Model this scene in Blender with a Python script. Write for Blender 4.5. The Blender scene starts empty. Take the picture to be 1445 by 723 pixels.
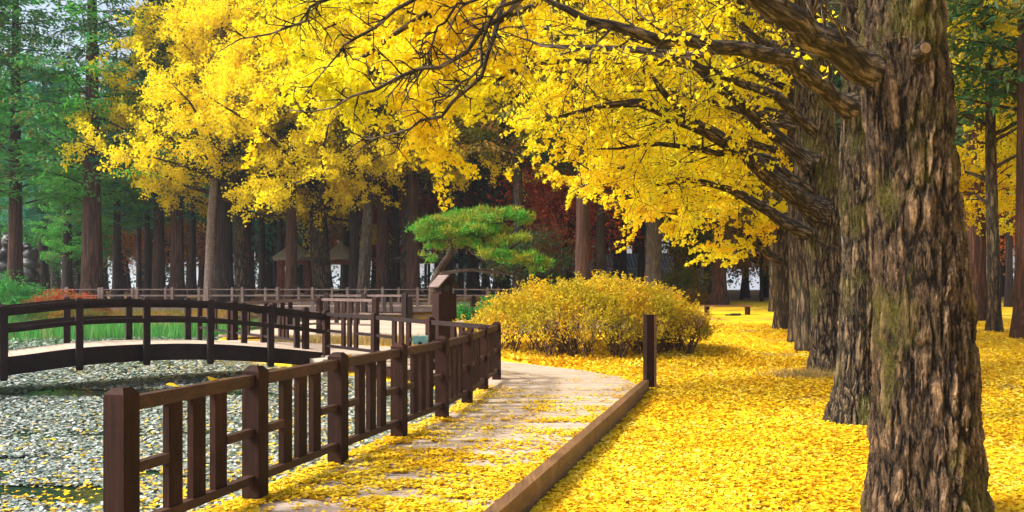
import bpy, bmesh, math, random
import numpy as np
from mathutils import Vector, noise as mnoise

PI = math.pi
scene = bpy.context.scene
C = scene.collection
# ------------------------------------------------------------------ camera, world, sun, exposure
EYE = 1.6
cam_d = bpy.data.cameras.new('camera'); cam = bpy.data.objects.new('camera', cam_d); C.objects.link(cam)
cam.location = (0, 0, EYE); cam.rotation_euler = (PI/2, 0, 0)
cam_d.sensor_width = 36; cam_d.lens = 30.0; cam_d.shift_y = 0.0315
cam_d.clip_start = 0.05; cam_d.clip_end = 6000
scene.camera = cam
w = bpy.data.worlds.new('World'); scene.world = w; w.use_nodes = True
SUN_TO = Vector((-0.85, -0.20, 0.75)).normalized()
sky = w.node_tree.nodes.new('ShaderNodeTexSky'); sky.sky_type = 'NISHITA'; sky.sun_disc = False
sky.sun_elevation = math.asin(SUN_TO.z); sky.sun_rotation = math.atan2(SUN_TO.x, SUN_TO.y)
sky.air_density = 1.0; sky.dust_density = 6.0; sky.ozone_density = 0.3
bg = w.node_tree.nodes['Background']; bg.inputs['Strength'].default_value = 0.15
w.node_tree.links.new(sky.outputs[0], bg.inputs[0])
sl = bpy.data.lights.new('sun', 'SUN'); sl.energy = 2.4; sl.angle = math.radians(8); sl.color = (1.0, 0.965, 0.90)
so = bpy.data.objects.new('sun', sl); C.objects.link(so); so.rotation_euler = SUN_TO.to_track_quat('Z', 'Y').to_euler()
scene.render.engine = 'CYCLES'
scene.cycles.max_bounces = 8; scene.cycles.diffuse_bounces = 4; scene.cycles.transmission_bounces = 4
scene.view_settings.view_transform = 'Standard'; scene.view_settings.look = 'None'
scene.view_settings.exposure = 1.03; scene.view_settings.gamma = 1.0

# ------------------------------------------------------------------ helpers
F = 1204.0
def P(x, y, Y):
    return ((x-722.5)/F*Y, Y, EYE-(y-407)/F*Y)
def PX(x, Y): return (x-722.5)/F*Y

class MB:
    def __init__(s): s.v = []; s.q = []; s.t = []; s.n = 0; s.a = []; s.has = False
    def add(s, v, q=None, t=None, a=None):
        v = np.asarray(v, float).reshape(-1, 3)
        s.a.append(np.zeros_like(v) if a is None else a.reshape(-1, 3)); s.has = s.has or a is not None
        if q is not None and len(q): s.q.append(np.asarray(q, int)+s.n)
        if t is not None and len(t): s.t.append(np.asarray(t, int)+s.n)
        s.v.append(v); s.n += len(v)
    def box(s, c, size, rz=0.0, rx=0.0, top=None, bevel=0.0):
        hx, hy, hz = [a/2 for a in size]
        tx = top if top is not None else (1, 1)
        v = np.array([[-hx,-hy,-hz],[hx,-hy,-hz],[hx,hy,-hz],[-hx,hy,-hz],
                      [-hx*tx[0],-hy*tx[1],hz],[hx*tx[0],-hy*tx[1],hz],[hx*tx[0],hy*tx[1],hz],[-hx*tx[0],hy*tx[1],hz]])
        if rx:
            c_, s_ = math.cos(rx), math.sin(rx); v = v @ np.array([[1,0,0],[0,c_,s_],[0,-s_,c_]])
        c_, s_ = math.cos(rz), math.sin(rz); v = v @ np.array([[c_,s_,0],[-s_,c_,0],[0,0,1]])
        s.add(v+np.array(c), [[3,2,1,0],[4,5,6,7],[0,1,5,4],[1,2,6,5],[2,3,7,6],[3,0,4,7]])
    def beam(s, a, b, wdt, hgt):
        """box from a to b, wdt horizontally across, hgt vertical, centred on the line"""
        a = np.array(a, float); b = np.array(b, float); d = b-a
        h = np.array([-d[1], d[0], 0.]); h /= max(1e-9, np.linalg.norm(h)); h *= wdt/2
        u = np.array([0, 0, hgt/2.])
        v = [a-h-u, a+h-u, a+h+u, a-h+u, b-h-u, b+h-u, b+h+u, b-h+u]
        s.add(v, [[0,1,2,3],[7,6,5,4],[1,0,4,5],[2,1,5,6],[3,2,6,7],[0,3,7,4]])
    def tube(s, pts, rad, sides=6, cap=True):
        pts = np.asarray(pts, float); n = len(pts); rad = np.asarray(rad, float)
        t = np.gradient(pts, axis=0); t /= (np.linalg.norm(t, axis=1, keepdims=True)+1e-9)
        ref = np.array([0.31, 0.87, 0.1]) if abs(t[:, 2]).mean() > .6 else np.array([0.05, 0.1, 1.0])
        a = np.cross(t, ref); a /= (np.linalg.norm(a, axis=1, keepdims=True)+1e-9); b = np.cross(t, a)
        th = np.linspace(0, 2*PI, sides, endpoint=False)
        ring = a[:, None, :]*np.cos(th)[None, :, None] + b[:, None, :]*np.sin(th)[None, :, None]
        v = pts[:, None, :] + ring*rad[:, None, None]
        i = np.arange(n-1)[:, None]*sides; j = np.arange(sides)[None, :]; j2 = (j+1) % sides
        q = np.stack([i+j, i+j2, i+sides+j2, i+sides+j], -1).reshape(-1, 4)
        dist = np.concatenate([[0], np.cumsum(np.linalg.norm(np.diff(pts, axis=0), axis=1))])
        A = np.stack([np.cos(th)[None, :]*rad[:, None], np.sin(th)[None, :]*rad[:, None], np.repeat(dist[:, None], sides, 1)], -1)
        s.add(v.reshape(-1, 3), q, a=A)
        if cap and sides >= 4:
            base = (n-1)*sides
            s.q.append(np.array([[base, base+1, base+2, base+3]]) + s.n - n*sides) if sides == 4 else \
            s.t.append(np.array([[base, base+k, base+k+1] for k in range(1, sides-1)]) + s.n - n*sides)
    def ellipsoid(s, c, r, rot=None, n=14):
        th = np.linspace(0.001, PI-0.001, n); ph = np.linspace(0, 2*PI, 2*n, endpoint=False)
        v = np.stack([np.sin(th)[:, None]*np.cos(ph), np.sin(th)[:, None]*np.sin(ph), np.cos(th)[:, None]+0*ph], -1)*np.array(r)
        v = v.reshape(-1, 3)
        if rot is not None:
            from mathutils import Euler
            v = v @ np.array(Euler(rot).to_matrix()).T
        m = 2*n; i = np.arange(n-1)[:, None]*m; j = np.arange(m)[None, :]; j2 = (j+1) % m
        s.add(v+np.array(c), np.stack([i+j, i+m+j, i+m+j2, i+j2], -1).reshape(-1, 4))
    def data(s):
        v = np.concatenate(s.v) if s.v else np.zeros((0, 3))
        q = np.concatenate(s.q) if s.q else np.zeros((0, 4), int)
        t = np.concatenate(s.t) if s.t else np.zeros((0, 3), int)
        return v, q, t
    def mesh(s, name, smooth=False):
        v, q, t = s.data(); me = bpy.data.meshes.new(name)
        me.vertices.add(len(v)); me.vertices.foreach_set('co', v.astype(np.float32).ravel())
        nl = len(q)*4+len(t)*3; me.loops.add(nl); me.polygons.add(len(q)+len(t))
        me.loops.foreach_set('vertex_index', np.concatenate([q.ravel(), t.ravel()]).astype(np.int32))
        st = np.concatenate([np.arange(len(q))*4, len(q)*4+np.arange(len(t))*3]).astype(np.int32)
        me.polygons.foreach_set('loop_start', st)
        me.polygons.foreach_set('loop_total', np.concatenate([np.full(len(q), 4), np.full(len(t), 3)]).astype(np.int32))
        me.update(calc_edges=True)
        if s.has:
            at = me.attributes.new('bark', 'FLOAT_VECTOR', 'POINT'); at.data.foreach_set('vector', np.concatenate(s.a).astype(np.float32).ravel())
        me.polygons.foreach_set('use_smooth', np.full(len(me.polygons), bool(smooth)))
        return me
    def build(s, name, mat, parent=None, smooth=False, loc=None):
        o = bpy.data.objects.new(name, s.mesh(name, smooth)); C.objects.link(o)
        o.data.materials.append(mat)
        if parent: o.parent = parent
        if loc: o.location = loc
        return o

def tag(o, label, cat, group=None, kind=None):
    if label: o['label'] = label
    if cat: o['category'] = cat
    if group: o['group'] = group
    if kind: o['kind'] = kind
    return o
def thing(name, label, cat, loc=(0, 0, 0), rz=0, group=None):
    o = bpy.data.objects.new(name, None); C.objects.link(o); o.location = loc; o.rotation_euler = (0, 0, rz)
    o.empty_display_size = .2
    return tag(o, label, cat, group)
def struct(o): o['kind'] = 'structure'; return o
def copy_tree(o, parent=None):
    c = o.copy(); C.objects.link(c); c.parent = parent
    for ch in list(o.children): copy_tree(ch, c)
    return c

def vnoise(x, y, sc, seed=0):
    x = np.asarray(x)/sc+seed*17.3; y = np.asarray(y)/sc-seed*9.7
    xi = np.floor(x).astype(int); yi = np.floor(y).astype(int); fx = x-xi; fy = y-yi
    fx = fx*fx*(3-2*fx); fy = fy*fy*(3-2*fy)
    def h(a, b):
        n = (a*374761393+b*668265263+seed*1442695041) & 0x7fffffff
        n = ((n ^ (n >> 13))*1274126177) & 0x7fffffff
        return ((n ^ (n >> 16)) & 0xffff)/65535.0
    return (h(xi, yi)*(1-fx)+h(xi+1, yi)*fx)*(1-fy)+(h(xi, yi+1)*(1-fx)+h(xi+1, yi+1)*fx)*fy

# ------------------------------------------------------------------ materials
class NT:
    def __init__(s, name, rough=.8, spec=.3):
        s.m = bpy.data.materials.new(name); s.m.use_nodes = True; s.n = s.m.node_tree.nodes; s.l = s.m.node_tree.links
        s.b = s.n['Principled BSDF']; s.b.inputs['Roughness'].default_value = rough
        s.b.inputs['Specular IOR Level'].default_value = spec
        s.out = s.n['Material Output']
    def new(s, t, **k):
        n = s.n.new(t)
        for a, v in k.items(): setattr(n, a, v)
        return n
    def co(s, scale=(1, 1, 1), kind='Object', rot=(0, 0, 0)):
        tc = s.new('ShaderNodeTexCoord'); mp = s.new('ShaderNodeMapping'); mp.inputs['Scale'].default_value = scale
        mp.inputs['Rotation'].default_value = rot
        s.l.new(tc.outputs[kind], mp.inputs[0]); return mp.outputs[0]
    def noise(s, vec, sc, det=4, rough=.55, dist=0.):
        n = s.new('ShaderNodeTexNoise'); s.l.new(vec, n.inputs['Vector']); n.inputs['Scale'].default_value = sc
        n.inputs['Detail'].default_value = det; n.inputs['Roughness'].default_value = rough; n.inputs['Distortion'].default_value = dist
        return n.outputs['Fac']
    def voro(s, vec, sc, feat='F1', out='Distance', rnd=1.):
        n = s.new('ShaderNodeTexVoronoi'); n.feature = feat; s.l.new(vec, n.inputs['Vector']); n.inputs['Scale'].default_value = sc
        n.inputs['Randomness'].default_value = rnd
        return n.outputs[out]
    def ramp(s, fac, stops, interp='LINEAR'):
        r = s.new('ShaderNodeValToRGB'); r.color_ramp.interpolation = interp; e = r.color_ramp.elements
        while len(e) < len(stops): e.new(.5)
        for k, (p, c) in enumerate(stops): e[k].position = p; e[k].color = (*c, 1) if len(c) == 3 else c
        s.l.new(fac, r.inputs[0]); return r.outputs[0]
    def mix(s, f, a, b, mode='MIX'):
        m = s.new('ShaderNodeMix', data_type='RGBA', blend_type=mode)
        for sock, v in ((m.inputs[0], f), (m.inputs[6], a), (m.inputs[7], b)):
            if isinstance(v, (int, float)): sock.default_value = v
            elif isinstance(v, tuple): sock.default_value = (*v, 1)
            else: s.l.new(v, sock)
        return m.outputs[2]
    def math(s, op, a, b=None):
        m = s.new('ShaderNodeMath', operation=op)
        for sock, v in ((m.inputs[0], a), (m.inputs[1], b)):
            if v is None: continue
            if isinstance(v, (int, float)): sock.default_value = v
            else: s.l.new(v, sock)
        return m.outputs[0]
    def color(s, c):
        if isinstance(c, tuple): s.b.inputs['Base Color'].default_value = (*c, 1)
        else: s.l.new(c, s.b.inputs['Base Color'])
    def bump(s, h, dist=.01, strength=1.):
        b = s.new('ShaderNodeBump'); b.inputs['Strength'].default_value = strength; b.inputs['Distance'].default_value = dist
        s.l.new(h, b.inputs['Height']); s.l.new(b.outputs[0], s.b.inputs['Normal'])

def leaf_mat(name, cols, trans=.35, big=None, bigscale=.6, rough=.55):
    """cols: list of colours spread over the random value of each leaf; big: second set mixed in by large noise"""
    n = NT(name); geo = n.new('ShaderNodeNewGeometry')
    k = len(cols)
    c = n.ramp(geo.outputs['Random Per Island'], [(i/max(1, k-1), cols[i]) for i in range(k)])
    if big:
        v = n.co(); m = n.ramp(n.noise(v, bigscale, 2), [(.46, (0, 0, 0)), (.56, (1, 1, 1))])
        c2 = n.ramp(geo.outputs['Random Per Island'], [(i/max(1, len(big)-1), big[i]) for i in range(len(big))])
        c = n.mix(m, c, c2)
    n.color(c); n.b.inputs['Roughness'].default_value = rough; n.b.inputs['Specular IOR Level'].default_value = .25
    tr = n.new('ShaderNodeBsdfTranslucent'); n.l.new(c, tr.inputs[0])
    mx = n.new('ShaderNodeMixShader'); mx.inputs[0].default_value = trans
    n.l.new(n.b.outputs[0], mx.inputs[1]); n.l.new(tr.outputs[0], mx.inputs[2]); n.l.new(mx.outputs[0], n.out.inputs[0])
    return n.m

def bark_mat(name, ridge, crack, moss=None, scale=7., stretch=.28, depth=.02, disp=False, mosslvl=.5, along=False):
    n = NT(name, .85, .25)
    if along:
        def co_(sc=(1, 1, 1), **k):
            tc = n.new('ShaderNodeAttribute'); tc.attribute_name = 'bark'; mp = n.new('ShaderNodeMapping'); mp.inputs['Scale'].default_value = sc
            n.l.new(tc.outputs['Vector'], mp.inputs[0]); return mp.outputs[0]
        n.co = co_
    v = n.co((1, 1, stretch))
    def ridges(off, sc, k):
        mp = n.new('ShaderNodeVectorMath', operation='ADD'); n.l.new(v, mp.inputs[0]); mp.inputs[1].default_value = (off, off*1.7, off*.6)
        q = n.noise(mp.outputs[0], sc, 2.5, .45, .35)
        return n.math('MAXIMUM', n.math('SUBTRACT', 1.0, n.math('MULTIPLY', n.math('ABSOLUTE', n.math('SUBTRACT', q, .5)), k)), 0.0)
    wn = n.new('ShaderNodeTexNoise'); n.l.new(v, wn.inputs['Vector']); wn.inputs['Scale'].default_value = scale*.8; wn.inputs['Detail'].default_value = 4; wn.inputs['Roughness'].default_value = .6
    vm = n.new('ShaderNodeVectorMath', operation='MULTIPLY_ADD'); n.l.new(wn.outputs['Color'], vm.inputs[0]); kk = 1.5/scale; vm.inputs[1].default_value = (kk, kk, kk); n.l.new(v, vm.inputs[2])
    ed = n.ramp(n.voro(vm.outputs[0], scale*1.15, 'DISTANCE_TO_EDGE'), [(0., (0, 0, 0)), (.10, (.30,)*3), (.30, (.85,)*3), (.5, (1,)*3)])
    e1 = n.math('MAXIMUM', ridges(0, scale, 10.), n.math('MULTIPLY', ridges(7.3, scale*1.5, 9.), .85))
    e2 = ridges(3.1, scale*3.2, 6.)
    fine = n.noise(n.co((1, 1, .6)), scale*8, 6, .75)
    h = n.math('ADD', n.math('ADD', n.math('ADD', n.math('MULTIPLY', ed, .42), n.math('MULTIPLY', e1, .24)), n.math('MULTIPLY', e2, .12)), n.math('MULTIPLY', fine, .36))
    r2 = n.ramp(n.noise(n.co((1, 1, .5)), scale*2.6, 6, .7), [(.34, tuple(x*.45 for x in ridge)), (.62, tuple(min(1, x*1.45) for x in ridge))])
    c = n.mix(n.ramp(h, [(.44, (0, 0, 0)), (.62, (.30,)*3), (.86, (1, 1, 1))]), crack, r2)
    if moss:
        mm = n.ramp(n.noise(n.co((1, 1, .6)), 2.2, 5, .6), [(mosslvl, (0, 0, 0)), (mosslvl+.14, (1, 1, 1))])
        mf = n.math('MULTIPLY', mm, n.ramp(fine, [(.35, (0, 0, 0)), (.6, (.9,)*3)]))
        c = n.mix(mf, c, moss)
    n.color(c)
    if disp:
        d = n.new('ShaderNodeDisplacement'); d.inputs['Scale'].default_value = depth; d.inputs['Midlevel'].default_value = .6
        n.l.new(h, d.inputs['Height']); n.l.new(d.outputs[0], n.out.inputs['Displacement']); n.m.displacement_method = 'BOTH'
    else: n.bump(h, depth)
    return n.m

def wood_mat(name, a, b, scale=8., rough=.6, spec=.4, axis=2):
    n = NT(name, rough, spec); sc = [9., 9., 9.]; sc[axis] = .7
    v = n.co(tuple(sc)); g = n.noise(v, scale*.5, 5, .65, .6)
    c = n.ramp(g, [(.3, a), (.7, b)])
    st = n.noise(n.co(), 2.3, 4); c = n.mix(n.ramp(st, [(.5, (0, 0, 0)), (.75, (.5,)*3)]), c, tuple(min(1, x*1.9) for x in b))
    n.color(c); n.bump(g, .008, 1.); return n.m

M = {}
M['bark1'] = bark_mat('ginkgo_bark_deep', (.25, .165, .10), (.007, .004, .003), (.12, .115, .015), 9.5, .23, .085, True, .505)
M['bark2'] = bark_mat('ginkgo_bark_deep_b', (.25, .185, .115), (.008, .005, .004), (.13, .13, .02), 11., .2, .065, True, .51)
M['bark3'] = bark_mat('ginkgo_bark', (.17, .12, .07), (.016, .011, .008), (.10, .10, .03), 7., .2, .06, False, .55)
M['limb'] = bark_mat('ginkgo_limb_bark', (.20, .15, .11), (.014, .010, .007), (.10, .09, .04), 12., .2, .022, False, .6, True)
M['redbark'] = bark_mat('conifer_bark_red', (.18, .085, .058), (.04, .02, .015), None, 6., .04, .05)
M['darkbark'] = bark_mat('conifer_bark_dark', (.085, .058, .05), (.02, .014, .012), None, 6., .05, .05)
M['greybark'] = bark_mat('conifer_bark_grey', (.17, .145, .125), (.05, .04, .035), None, 7., .2, .05)
M['palebark'] = bark_mat('pale_bark', (.42, .36, .34), (.16, .12, .11), None, 16., .5, .01)
M['pinebark'] = bark_mat('pine_bark', (.14, .09, .06), (.03, .02, .015), None, 14., .6, .02)
M['yellow'] = leaf_mat('ginkgo_leaf_yellow', [(.88, .67, .004), (.96, .81, .01), (.95, .75, .006), (.96, .86, .03), (.88, .60, .004), (.92, .73, .01)], .55,
                       [(.80, .74, .01), (.93, .84, .015), (.70, .68, .03)], .5)
M['golden'] = leaf_mat('ginkgo_leaf_golden', [(.95, .75, .006), (.96, .83, .01), (.96, .79, .01), (.96, .88, .02), (.93, .68, .004)], .55)
M['ylime'] = leaf_mat('yellow_lime_leaf', [(.6, .5, .01), (.75, .6, .02), (.4, .42, .02)], .45)
M['fallen'] = leaf_mat('fallen_leaf_yellow', [(.78, .50, .004), (.90, .68, .01), (.88, .64, .006), (.93, .80, .16), (.72, .42, .006), (.90, .68, .01), (.50, .26, .01), (.86, .62, .006)], .15,
                       [(.84, .56, .005), (.74, .40, .006), (.92, .66, .01), (.50, .26, .015)], .45)
M['conifer'] = leaf_mat('conifer_green', [(.035, .27, .035), (.10, .42, .03), (.04, .32, .07), (.16, .46, .04)], .5, [(.02, .20, .08), (.05, .28, .09), (.30, .24, .03)], .25)
M['conifer_teal'] = leaf_mat('conifer_teal', [(.025, .18, .12), (.04, .26, .17), (.07, .32, .19)], .5)  # misty blue cast painted into the leaf colour
M['conifer_dark'] = leaf_mat('conifer_dark', [(.02, .085, .035), (.04, .14, .04), (.08, .13, .03)], .45, [(.20, .11, .02), (.07, .13, .05)], .2)
M['conifer_olive'] = leaf_mat('conifer_olive', [(.08, .14, .02), (.14, .20, .02), (.20, .15, .02)], .45, [(.36, .14, .02), (.24, .22, .02)], .3)
M['orange'] = leaf_mat('orange_leaf', [(.45, .13, .02), (.60, .22, .02), (.5, .10, .02), (.35, .08, .015)], .4, [(.62, .32, .03), (.4, .2, .02)], .4)
M['red'] = leaf_mat('maple_leaf_red', [(.48, .05, .015), (.62, .12, .02), (.40, .03, .012), (.60, .22, .03)], .5)
M['pine'] = leaf_mat('pine_needles', [(.045, .24, .02), (.10, .38, .02), (.06, .30, .04), (.16, .36, .03)], .35, [(.12, .30, .02), (.40, .30, .02)], 1.6)
M['shrub_g'] = leaf_mat('shrub_green', [(.02, .20, .03), (.06, .36, .04), (.03, .27, .07), (.12, .40, .05)], .35)
M['shrub_r'] = leaf_mat('shrub_red', [(.52, .02, .03), (.55, .05, .03), (.14, .22, .03), (.6, .28, .03), (.5, .02, .03), (.55, .03, .04)], .4, [(.10, .20, .04), (.30, .22, .03), (.42, .05, .03), (.06, .14, .04)], 1.4)
M['hedge'] = leaf_mat('hedge_leaf', [(.62, .43, .01), (.76, .56, .012), (.50, .42, .02), (.70, .32, .01), (.82, .62, .02), (.42, .38, .02)], .35,
                      [(.55, .40, .01), (.42, .38, .012), (.62, .48, .015)], 1.1)
M['reed'] = leaf_mat('reed_green', [(.05, .32, .06), (.12, .45, .08), (.04, .24, .06), (.25, .42, .1)], .4)
M['drygrass'] = leaf_mat('dry_grass', [(.35, .25, .08), (.45, .33, .12), (.25, .2, .06)], .3)
M['wood'] = wood_mat('stained_wood', (.010, .0036, .0022), (.034, .012, .0075), 8, .7, .15)
M['woodh'] = wood_mat('stained_wood_rail', (.020, .008, .005), (.062, .026, .015), 8, .6, .3, 1)
M['bwood'] = wood_mat('bridge_wood', (.012, .006, .006), (.032, .016, .016), 7, .7, .2)
M['bwoodh'] = wood_mat('bridge_wood_beam', (.010, .0055, .006), (.028, .015, .015), 7, .7, .2, 0)
M['fwood'] = wood_mat('weathered_rail_wood', (.10, .07, .065), (.20, .145, .135), 7, .7, .4, 0)
M['kerb'] = wood_mat('kerb_timber', (.085, .042, .020), (.19, .10, .045), 7, .6, .4, 1)
M['redwood'] = wood_mat('red_painted_post', (.16, .035, .018), (.28, .07, .035), 7, .7, .3)
M['stem'] = NT('twig').m; M['stem'].node_tree.nodes['Principled BSDF'].inputs['Base Color'].default_value = (.10, .06, .035, 1)
n = NT('deck_boards', .75, .3); v = n.co((.8, 14, 8)); g = n.noise(v, 3, 5, .65)
geo = n.new('ShaderNodeNewGeometry')
c = n.ramp(g, [(.3, (.37, .29, .225)), (.7, (.60, .49, .39))])
c = n.mix(.35, c, n.ramp(geo.outputs['Random Per Island'], [(0, (.32, .25, .19)), (1, (.68, .56, .45))]))
n.color(c); n.bump(g, .003); M['deck'] = n.m
n = NT('stone_sculpture', .45, .5); g = n.noise(n.co(), 6, 5); n.color(n.ramp(g, [(.3, (.012, .015, .020)), (.7, (.045, .055, .068))])); n.bump(g, .05); M['stone'] = n.m
n = NT('thatch', .95, .1); g = n.noise(n.co((2, 2, 6)), 5, 6, .7); n.color(n.ramp(g, [(.3, (.30, .27, .21)), (.7, (.68, .63, .52))])); n.bump(g, .08); M['thatch'] = n.m
n = NT('roof_tiles', .5, .4); wv = n.new('ShaderNodeTexWave'); n.l.new(n.co(), wv.inputs[0]); wv.inputs['Scale'].default_value = 1.1; wv.bands_direction = 'X'
n.color(n.ramp(wv.outputs['Fac'], [(.2, (.13, .16, .21)), (.6, (.36, .42, .52))])); n.bump(wv.outputs['Fac'], .06); M['tiles'] = n.m
n = NT('white_wall', .8, .3); n.color((.62, .64, .68)); M['white'] = n.m
n = NT('teal_plate', .3, .5); n.color(n.ramp(n.noise(n.co(), 14, 3), [(.3, (.12, .33, .38)), (.7, (.26, .50, .54))])); M['teal'] = n.m
n = NT('red_cloth', .7, .3); n.color((.45, .02, .02)); M['redcloth'] = n.m
n = NT('black_paint', .5, .3); n.color((.02, .02, .022)); M['black'] = n.m
n = NT('cut_wood', .8, .2); g = n.voro(n.co(), 9); n.color(n.ramp(n.noise(n.co(), 20, 3), [(.3, (.13, .08, .045)), (.7, (.27, .19, .11))])); M['cut'] = n.m
n = NT('beige_panel', .7, .2); n.color((.55, .48, .38)); M['beige'] = n.m

# ground: yellow leaf litter + brown earth away from the ginkgos
n = NT('leaf_litter_ground', .85, .2)
v = n.co()
cell = n.voro(n.co((1, 1, 1)), 17, 'F1', 'Color'); sep = n.new('ShaderNodeSeparateColor'); n.l.new(cell, sep.inputs[0])
cy = n.ramp(sep.outputs[0], [(0, (.66, .38, .006)), (.3, (.84, .56, .006)), (.7, (.92, .66, .008)), (1, (.95, .76, .05))])
big = n.noise(v, .35, 5, .6)
cy = n.mix(n.ramp(big, [(.42, (.6,)*3), (.62, (0, 0, 0))]), cy, (.70, .40, .012))
geo = n.new('ShaderNodeNewGeometry'); at = n.new('ShaderNodeAttribute'); at.attribute_name = 'brown'
dirt = n.ramp(n.noise(v, 3, 6, .65), [(.3, (.13, .075, .045)), (.55, (.26, .16, .09)), (.75, (.42, .28, .09))])
n.color(n.mix(n.math('MULTIPLY', at.outputs['Fac'], n.ramp(n.noise(v, 1.2, 6, .6), [(.3, (.7,)*3), (.5, (1,)*3)])), cy, dirt))
n.bump(sep.outputs[1], .03); M['ground'] = n.m
# pond water
n = NT('pond_water', .12, .5); n.color(n.ramp(n.noise(n.co((1, 2.5, 1)), .5, 4), [(.35, (.012, .025, .020)), (.6, (.022, .06, .028)), (.75, (.03, .10, .035))]))
n.bump(n.noise(n.co((1, 1.6, 1)), 4, 2), .01, .25); M['water'] = n.m
n = NT('floating_pads', .28, .9); geo = n.new('ShaderNodeNewGeometry')
n.color(n.ramp(geo.outputs['Random Per Island'], [(0, (.05, .09, .06)), (.3, (.18, .24, .19)), (.65, (.37, .42, .38)), (.93, (.58, .60, .58)), (1, (.14, .22, .12))])); M['pads'] = n.m

# ------------------------------------------------------------------ layout of the walk
FRONT = [(-2.31, 5.05), (-1.94, 6.45), (-1.59, 7.8), (-1.21, 9.15), (-.86, 10.5), (-.62, 11.8), (-.45, 13.4), (-.27, 15.0)]
BACK = [(-.27, 15.0), (-1.59, 16.6), (-2.92, 18.2), (-4.31, 19.8)]
BZ = [0, .04, .08, .10]
BR = [(-10.6, 14.0), (-9.05, 15.2), (-8.11, 16.0), (-7.32, 17.1), (-6.29, 17.8), (-5.26, 18.6), (-4.31, 19.8)]
BRZ = [.24, .36, .47, .47, .43, .30, .10]
XLy = [0, 5.05, 6.45, 7.8, 9.15, 10.5, 11.8, 13.4, 15.0, 16.6, 18.2, 19.8, 24.5]
XLx = [-3.9, -2.43, -2.06, -1.71, -1.33, -.98, -.74, -.57, -.39, -1.66, -3.0, -4.4, -8.6]
XRy = [0, 6.1, 14.0, 15.5, 16.6, 17.7, 18.6, 20.2, 22, 23, 24.5]
XRx = [-1.85, -.09, 2.14, 1.9, 1.3, .35, -.4, -1.5, -2.5, -4.6, -7.7]
def XL(y): return np.interp(y, XLy, XLx)
def XR(y): return np.interp(y, XRy, XRx)
def sstep(a, b, x):
    t = np.clip((x-a)/(b-a), 0, 1); return t*t*(3-2*t)
WATER = -.35
def park_z(x, y):
    y = np.asarray(y, float)
    z = -.13 + .027*np.clip(y-12, 0, 34) + .010*np.clip(y-46, 0, 60)
    return z
def pond_mask(x, y):
    """1 inside the pond"""
    x = np.asarray(x, float); y = np.asarray(y, float)
    edge = np.where(y < 24.5, np.interp(y, XLy, XLx)+.35, np.interp(y, [24.5, 28, 36, 44], [-8.6, -9.5, -4, -1.0]))
    m = sstep(.0, .7, edge-x)
    far = np.interp(x, [-60, -22, -12, -9, 0], [31, 33.5, 35.5, 42, 42.5])
    m = m*sstep(0, 1.2, far-y)
    m2 = sstep(0, 1.5, (x+13))*sstep(0, 1.5, 1.0-x)*sstep(0, 1.2, y-33.3)*sstep(0, 1.2, 42.5-y)
    return np.maximum(m, m2)
def ground_z(x, y):
    z = park_z(x, y)
    # left bank is low by the water and climbs behind the far boardwalk
    x = np.asarray(x, float); y = np.asarray(y, float)
    bank = np.interp(y, [0, 22, 30, 36, 43, 50, 60, 110], [-.05, -.02, 0, .1, .55, 1.0, 1.2, 1.5])
    k = sstep(2, -3, x)*sstep(19, 24, y)
    z = z*(1-k)+bank*k
    # bed under the round shrubs
    d = np.hypot((x-1.75)/3.4, (y-20)/2.7); z = z + .10*sstep(1.15, .55, d)
    p = pond_mask(x, y)
    z = z*(1-p) - .95*p
    # under the board walk
    on = (sstep(-.15, .1, x-XL(y)))*(sstep(-.1, .15, XR(y)-x))*(y < 24.5)
    z = np.minimum(z, np.where(on > .3, -.16, 99))
    p2 = (y > 26.5) & (y < 33.5) & (x < np.interp(y, [27, 41], [4.2, 6.2]))
    z = np.where(p2, np.minimum(z, .05+.045*(y-27)), z)
    return z

gx = np.concatenate([-np.geomspace(2000, 42, 14), np.arange(-40, -13, .8), np.arange(-13, 9, .25), np.arange(9, 40, .8), np.geomspace(42, 2000, 14)])
gy = np.concatenate([-np.geomspace(1500, 6, 9), np.arange(-5, 30, .25), np.arange(30, 70, .7), np.geomspace(71, 3500, 18)])
X, Y = np.meshgrid(gx, gy)
Z = ground_z(X, Y)
Z = Z + .03*(vnoise(X, Y, 1.7, 3)-.5)*(pond_mask(X, Y) < .1)
Z = np.where(Y > 120, -1.0, Z); Z = np.where(np.abs(X) > 160, np.minimum(Z, -1.0), Z)
m = MB(); nx, ny = len(gx), len(gy)
i = np.arange(ny-1)[:, None]*nx; j = np.arange(nx-1)[None, :]
m.add(np.stack([X, Y, Z], -1), np.stack([i+j, i+j+1, i+nx+j+1, i+nx+j], -1).reshape(-1, 4))
g = struct(m.build('ground', M['ground'], smooth=True))
brown = np.maximum(sstep(-3, -9, X-(Y-30)*.05)*sstep(24, 34, Y), sstep(47, 56, Y))
brown = np.maximum(brown, .75*sstep(.36, .22, vnoise(X*.7, Y*1.3, .9, 21)*.7+vnoise(X, Y, .35, 24)*.3)*(Y > 4))
brown = np.maximum(brown, sstep(3.0, 0.5, np.abs(Y-24.5))*sstep(-3, -4, X))
attr = g.data.attributes.new('brown', 'FLOAT', 'POINT'); attr.data.foreach_set('value', brown.astype(np.float32).ravel())
m = MB(); m.add([[-2300, -1300, WATER], [2300, -1300, WATER], [2300, 3900, WATER], [-2300, 3900, WATER]], [[0, 1, 2, 3]])
struct(m.build('water', M['water']))

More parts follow.
